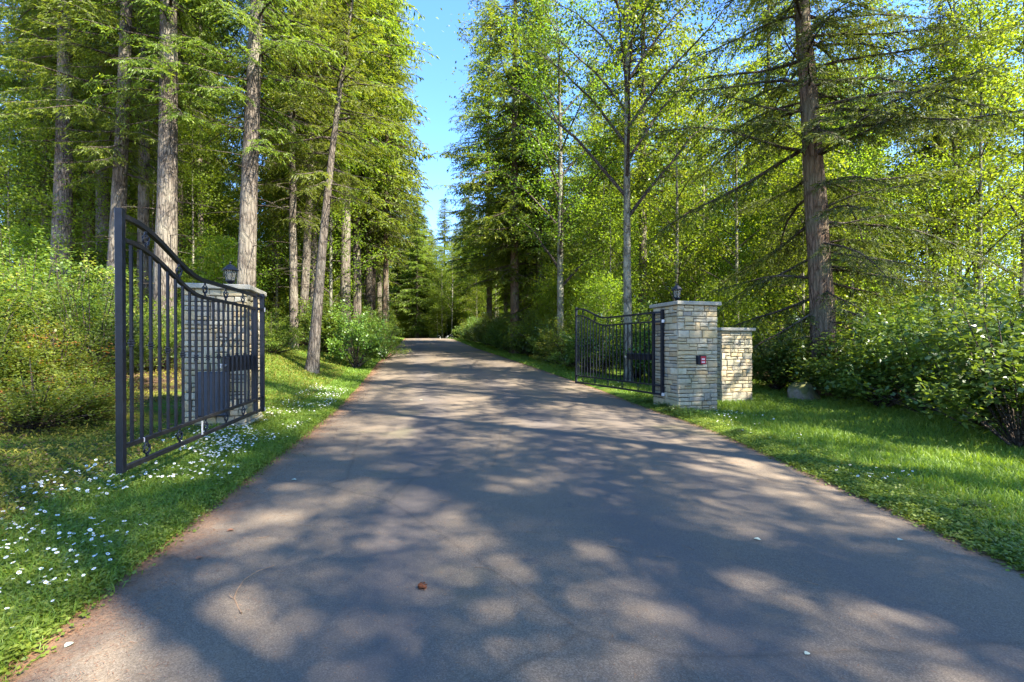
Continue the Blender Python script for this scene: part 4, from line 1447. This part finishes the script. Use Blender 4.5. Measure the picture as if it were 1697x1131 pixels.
# left verge and bank
n = 90000
y = 2.0 * (24 / 2.0) ** rg.rand(n); 
wv = np.interp(y, [2, 7, 11, 14, 24], [1.1, 1.5, 1.7, 3.4, 4.2])
x = xl(y) + .14 * rg.rand(n) ** 4 - rg.uniform(0.0, 1, n) * wv
keep = (rg.rand(n) > np.where((y > 8.1) & (x < -4.35 - (y - 8) * .2) & (y < 9.6), 1, 0)) & (x / y > -1.25)
x, y = x[keep], y[keep]
C_ = blades('g', x, y, rg.uniform(.03, .125, len(x)), .0032 + .0009 * y, None, rg, .5)
n = 30000
y = 22 * (66 / 22) ** rg.rand(n); x = xl(y) - rg.rand(n) * 4
D_ = blades('g', x, y, rg.uniform(.05, .14, n), .012 + .0008 * y, None, rg)
a = join([A, B_, C_, D_])
o = mobj('grass', np_mesh('grass', a[0], a[1], M['grass'], a[2]))
tag(o, 'fresh green grass on the lawn and both verges', kind='stuff')

# clover and broad low leaves, left verge
n = 52000
y = 1.9 * (13 / 1.9) ** rg.rand(n)
x = xl(y) + .03 + .16 * rg.rand(n) ** 4 - rg.rand(n) ** 1.1 * np.interp(y, [2, 7, 13], [1.3, 1.5, 1.4])
nzc = np.array([mnoise.noise(Vector((a_ * 1.6, b_ * 1.6, 11))) for a_, b_ in zip(x, y)])
keep = (x / y > -1.25) & (nzc > -.25 + rg.uniform(-.2, .2, n))
x, y = x[keep], y[keep]
n = len(x)
az = rg.uniform(0, 6.28, n)
base = np.stack([x, y, ground(x, y) + rg.uniform(.0, .055, n)], -1)
dirs = np.stack([np.cos(az), np.sin(az), rg.uniform(-.1, .5, n)], -1)
cl = leaves(base, dirs, rg.uniform(.018, .034, n), rg.uniform(.016, .028, n), rg, rg.beta(2, 2, n), roll=.35, mid=.55)
# right verge clover
n = 16000
y = 2.8 * (13 / 2.8) ** rg.rand(n); x = xr(y) - .03 - .14 * rg.rand(n) ** 4 + rg.rand(n) ** 1.5 * .9
az = rg.uniform(0, 6.28, n)
base = np.stack([x, y, ground(x, y) + rg.uniform(.0, .04, n)], -1)
dirs = np.stack([np.cos(az), np.sin(az), rg.uniform(-.1, .5, n)], -1)
cl2 = leaves(base, dirs, rg.uniform(.02, .04, n), rg.uniform(.016, .03, n), rg, rg.beta(2, 2, n), roll=.35, mid=.55)
a = join([cl, cl2])
o = mobj('clover', np_mesh('clover', a[0], a[1], M['clover'], a[2]))
tag(o, 'low clover and broad weeds along the road edges', kind='stuff')

# moss and small plants on the left floor
n = 60000
y = 3.4 * (26 / 3.4) ** rg.rand(n)
wv = np.interp(y, [3.4, 8, 14, 26], [5, 8, 5, 5])
x = xl(y) - .9 - rg.rand(n) * wv
nz = np.array([mnoise.noise(Vector((a_ * .55, b_ * .55, 3))) for a_, b_ in zip(x, y)])
keep = (nz > -.22 + rg.uniform(-.15, .15, n)) & (x / y > -1.3)
x, y = x[keep], y[keep]; n = len(x)
az = rg.uniform(0, 6.28, n)
base = np.stack([x, y, ground(x, y) + rg.uniform(.0, .03, n)], -1)
dirs = np.stack([np.cos(az), np.sin(az), rg.uniform(.1, 1.3, n)], -1)
a = leaves(base, dirs, rg.uniform(.02, .06, n) * (1 + y * .04), rg.uniform(.008, .02, n) * (1 + y * .04), rg, rg.beta(2, 2, n), mid=.5)
o = mobj('moss', np_mesh('moss', a[0], a[1], M['moss'], a[2]))
tag(o, 'golden moss and sprigs on the forest floor at left', kind='stuff')

# brown leaf litter on the forest floor at left
n = 26000
y = 3.4 * (20 / 3.4) ** rg.rand(n)
x = xl(y) - .9 - rg.rand(n) * np.interp(y, [3.4, 8, 20], [4, 8, 7])
az = rg.uniform(0, 6.28, n)
base = np.stack([x, y, ground(x, y) + rg.uniform(.0, .015, n)], -1)
dirs = np.stack([np.cos(az), np.sin(az), rg.uniform(-.1, .4, n)], -1)
a = leaves(base, dirs, rg.uniform(.02, .05, n) * (1 + y * .03), rg.uniform(.006, .02, n) * (1 + y * .03), rg, rg.rand(n) * .8, mid=.5)
o = mobj('leaf_litter', np_mesh('leaf_litter', a[0], a[1], M['floorlitter'], a[2]))
tag(o, 'brown leaves and twigs littering the forest floor at left', kind='stuff')

# dry needles
n = 26000
y = 1.6 * (40 / 1.6) ** rg.rand(n)
side = rg.rand(n) < .72
off = np.abs(rg.normal(size=n)) * np.where(side, .30, .13)
x = np.where(side, xl(y) + off - .06, xr(y) - off + .05)
nz = np.array([mnoise.noise(Vector((a_ * 1.5, b_ * .8, 7))) for a_, b_ in zip(x, y)])
keep = rg.rand(n) < .5 + nz
x, y = x[keep], y[keep]
# plus a thin sprinkle over the near road
m_ = 6000
y2 = 1.4 * (14 / 1.4) ** rg.rand(m_); x2 = xl(y2) + rg.rand(m_) ** 1.3 * (xr(y2) - xl(y2))
x = np.concatenate([x, x2]); y = np.concatenate([y, y2]); n = len(x)
az = rg.uniform(0, 6.28, n)
onr = (x > xl(y) - .06)
base = np.stack([x, y, np.where(onr, zr_surface(x, y), ground(x, y)) + .003 + rg.rand(n) * .004], -1)
dirs = np.stack([np.cos(az), np.sin(az), rg.uniform(0, .12, n)], -1)
a = leaves(base, dirs, rg.uniform(.010, .030, n) * (1 + y * .05), .0013 + .0005 * y, rg, rg.rand(n), roll=.1, mid=.5)
o = mobj('needle_litter', np_mesh('needle_litter', a[0], a[1], M['litter'], a[2]))
tag(o, 'rust coloured needle litter gathered along the road edges', kind='stuff')

# ------------------------------------------------------------------ daisies
def daisy_arrays():
    V = [(0, 0, .008)]
    F = []
    n = 10
    for k in range(n):
        a0 = 2 * math.pi * k / n
        for da, r, z in ((-.20, .0055, .004), (-.26, .013, .004), (0, .0155, .0045), (.26, .013, .004), (.20, .0055, .004)):
            V.append((r * math.cos(a0 + da), r * math.sin(a0 + da), z))
        o = 1 + k * 5
        F.append((o, o + 1, o + 2, o + 3, o + 4))
    return V, F
def daisy_mesh():
    V, F = daisy_arrays()
    nf = len(F)
    o = len(V)
    for k in range(8):
        V.append((.0055 * math.cos(k * math.pi / 4), .0055 * math.sin(k * math.pi / 4), .006))
    for k in range(8):
        F.append((0, o + k, o + (k + 1) % 8))
    o2 = len(V)
    for z_ in (-.05, .004):
        for k in range(3):
            V.append((.0012 * math.cos(k * 2.09), .0012 * math.sin(k * 2.09), z_))
    for k in range(3):
        k2 = (k + 1) % 3
        F.append((o2 + k, o2 + k2, o2 + 3 + k2, o2 + 3 + k))
    me = bpy.data.meshes.new('daisy')
    me.from_pydata(V, [], F)
    for q in ('white', 'yellow', 'clover'): me.materials.append(M[q])
    for i, p in enumerate(me.polygons):
        p.material_index = 0 if i < nf else (1 if i < nf + 8 else 2)
    me.update()
    return me
dm = daisy_mesh()
rd_ = random.Random(41)
pts = []
def daisy_field(n, y0, y1, fx, thr):
    c = 0
    while c < n:
        y = y0 * (y1 / y0) ** rd_.random()
        x = fx(y)
        if mnoise.noise(Vector((x * 1.1, y * 1.1, 5))) + rd_.uniform(-.25, .25) < thr: continue
        pts.append((x, y)); c += 1
daisy_field(760, 2.3, 7.5, lambda y: float(xl(y)) - .05 - rd_.random() ** .8 * 1.6, -.10)
daisy_field(1050, 5.5, 15, lambda y: float(xl(y)) - .1 - rd_.random() * 1.1, -.05)
daisy_field(70, 5.0, 10, lambda y: float(xr(y)) + .1 + rd_.random() * .9, 0)
for q in range(45):
    pts.append((at(1222, 10.3) + rd_.gauss(0, .22), 10.3 + rd_.gauss(0, .45)))
for q in range(80):
    y = rd_.uniform(14, 24); pts.append((float(xr(y)) + .5 + rd_.random(), y))
pts.sort(key=lambda p: p[1])
sv_, sf_, off = [], [], 0
restV = []
base_v = np.array([v.co[:] for v in dm.vertices])
GDL = 'white daisies in the left verge'
GDR = 'white daisies in the grass on the right'
for i, (x, y) in enumerate(pts):
    k = rd_.uniform(.45, .85)
    ex, ey, ez = rd_.uniform(-.5, .5) + .15, rd_.uniform(-.5, .5), rd_.uniform(0, 6)
    z = gz(x, y) + rd_.uniform(.06, .10)
    if i < 290:
        o = mobj('daisy', dm, None, (x, y, z), (ex, ey, ez), (k, k, k))
        if x < 0: tag(o, 'small white daisy with a yellow eye in the left verge', 'flower', GDL)
        else: tag(o, 'small white daisy in the grass on the right', 'flower', GDR)
    else:
        mt = np.array(Matrix.LocRotScale(Vector((x, y, z)), __import__('mathutils').Euler((ex, ey, ez)), Vector((k * 1.35,) * 3)))
        restV.append(base_v @ mt[:3, :3].T + mt[:3, 3])
V_, F_, mi = [], [], []
for k, arr in enumerate(restV):
    o_ = k * len(base_v)
    V_.append(arr)
    for p in dm.polygons:
        F_.append([o_ + q for q in p.vertices]); mi.append(p.material_index)
me = bpy.data.meshes.new('daisies')
me.from_pydata([tuple(v) for v in np.concatenate(V_)], [], F_)
for q in ('white', 'yellow', 'clover'): me.materials.append(M[q])
me.polygons.foreach_set('material_index', mi)
me.update()
tag(mobj('daisies', me), 'tiny white daisies further off in both verges', kind='stuff')

# ------------------------------------------------------------------ odds and ends on the road
def road_pt(px, py):
    Z = CAMZ * FPX / (py - 575)
    for _ in range(4):
        x = at(px, Z)
        Z = (CAMZ - float(zr_surface(x, Z))) * FPX / (py - 575)
    return at(px, Z), Z, float(zr_surface(at(px, Z), Z))
# cone
x, y, z = road_pt(700, 976)
b = Box(); b.lathe([(.002, -.03), (.012, -.026), (.015, -.012), (.012, .004), (.007, .02), (.002, .028)], 9)
V, F = list(b.V), list(b.F)
rc = random.Random(8)
for k in range(34):      # scales
    zc = -.026 + .05 * k / 34; a_ = k * 2.4; rr = .014 * math.sin(math.pi * (zc + .034) / .066) + .003
    o_ = len(V); ca, sa = math.cos(a_), math.sin(a_)
    for (dx, dy, dz) in ((0, -.005, -.003), (.009, -.004, .004), (.009, .004, .004), (0, .005, -.003)):
        V.append(((rr + dx) * ca - dy * sa, (rr + dx) * sa + dy * ca, zc + dz))
    F.append((o_, o_ + 1, o_ + 2, o_ + 3))
me = bpy.data.meshes.new('fir_cone'); me.from_pydata(V, [], F); me.materials.append(M['cone'])
tag(mobj('fir_cone', me, None, (x, y, z + .014), (R(90), 0, 1.1)), 'small reddish brown fir cone lying on the near asphalt', 'cone')
# stick
pp = [(455, 939), (425, 952), (405, 965), (392, 982), (388, 992), (395, 1008), (400, 1018)]
P3 = [road_pt(*p) for p in pp]
P3 = np.array([(a_[0], a_[1], a_[2] + .008 + .01 * math.sin(k)) for k, a_ in enumerate(P3)])
s0 = np.linspace(0, 1, len(P3)); s1 = np.linspace(0, 1, 20)
P3 = np.stack([np.interp(s1, s0, P3[:, c]) for c in range(3)], -1)
T = tube(P3, np.linspace(.0022, .0045, 20), 5)
T2 = tube(np.array([P3[13], P3[13] + (-.03, .01, .012), P3[13] + (-.05, .035, .018)]), [.003, .002, .001], 4)
T = join([T, T2])
o = mobj('stick', np_mesh('stick', T[0], T[1], M['wood'], None, True))
tag(o, 'thin curved bare stick on the asphalt near the left verge', 'stick')
# leaves lying on the drive
def fallen(px, py, mat, s, label, rz):
    x, y, z = road_pt(px, py)
    V = []; F = []
    prof = [(0, 0), (.25, .32), (.5, .40), (.75, .26), (1, 0)]
    for k, (t_, w_) in enumerate(prof):
        zz = .10 * math.sin(t_ * 3) * 1
        V += [(t_ - .5, -w_, zz + .12 * w_), (t_ - .5, 0, zz), (t_ - .5, w_, zz + .2 * w_)]
    for k in range(4):
        for q in (0, 1):
            F.append((k * 3 + q, k * 3 + 3 + q, k * 3 + 4 + q, k * 3 + 1 + q))
    me = bpy.data.meshes.new('fallen_leaf')
    me.from_pydata([(a_ * s, b_ * s, c_ * s) for a_, b_, c_ in V], [], F)
    me.materials.append(M[mat])
    for p in me.polygons: p.use_smooth = True
    tag(mobj('fallen_leaf', me, None, (x, y, z + .004), (0, 0, rz)), label, 'leaf', 'leaves lying on the drive')
fallen(328, 857, 'paleleaf', .045, 'pale curled leaf on the drive beside the left daisies', .4)
fallen(115, 1070, 'paleleaf', .045, 'pale green leaf at the bottom left corner of the drive', 1.4)
fallen(487, 796, 'paleleaf', .055, 'pale leaf on the drive right of the near gate', .1)
fallen(1255, 895, 'paleleaf', .05, 'pale leaf on the shaded right half of the drive', -.7)
fallen(1492, 896, 'paleleaf', .045, 'pale leaf close to the right road edge', .2)
fallen(382, 880, 'brownleaf', .05, 'brown crumpled leaf near the left road edge', .6)
fallen(330, 926, 'brownleaf', .05, 'red brown leaf nearest the left foreground verge', 1.0)
fallen(698, 664, 'paleleaf', .09, 'pale leaf far up the middle of the drive', .3)
fallen(633, 683, 'brownleaf', .08, 'dark brown leaf up the drive left of centre', .3)
fallen(1338, 1085, 'paleleaf', .03, 'tiny pale leaf chip at the near right of the drive', .3)
print('tris', sum(len(m_.loops) - 2 * len(m_.polygons) for m_ in bpy.data.meshes))
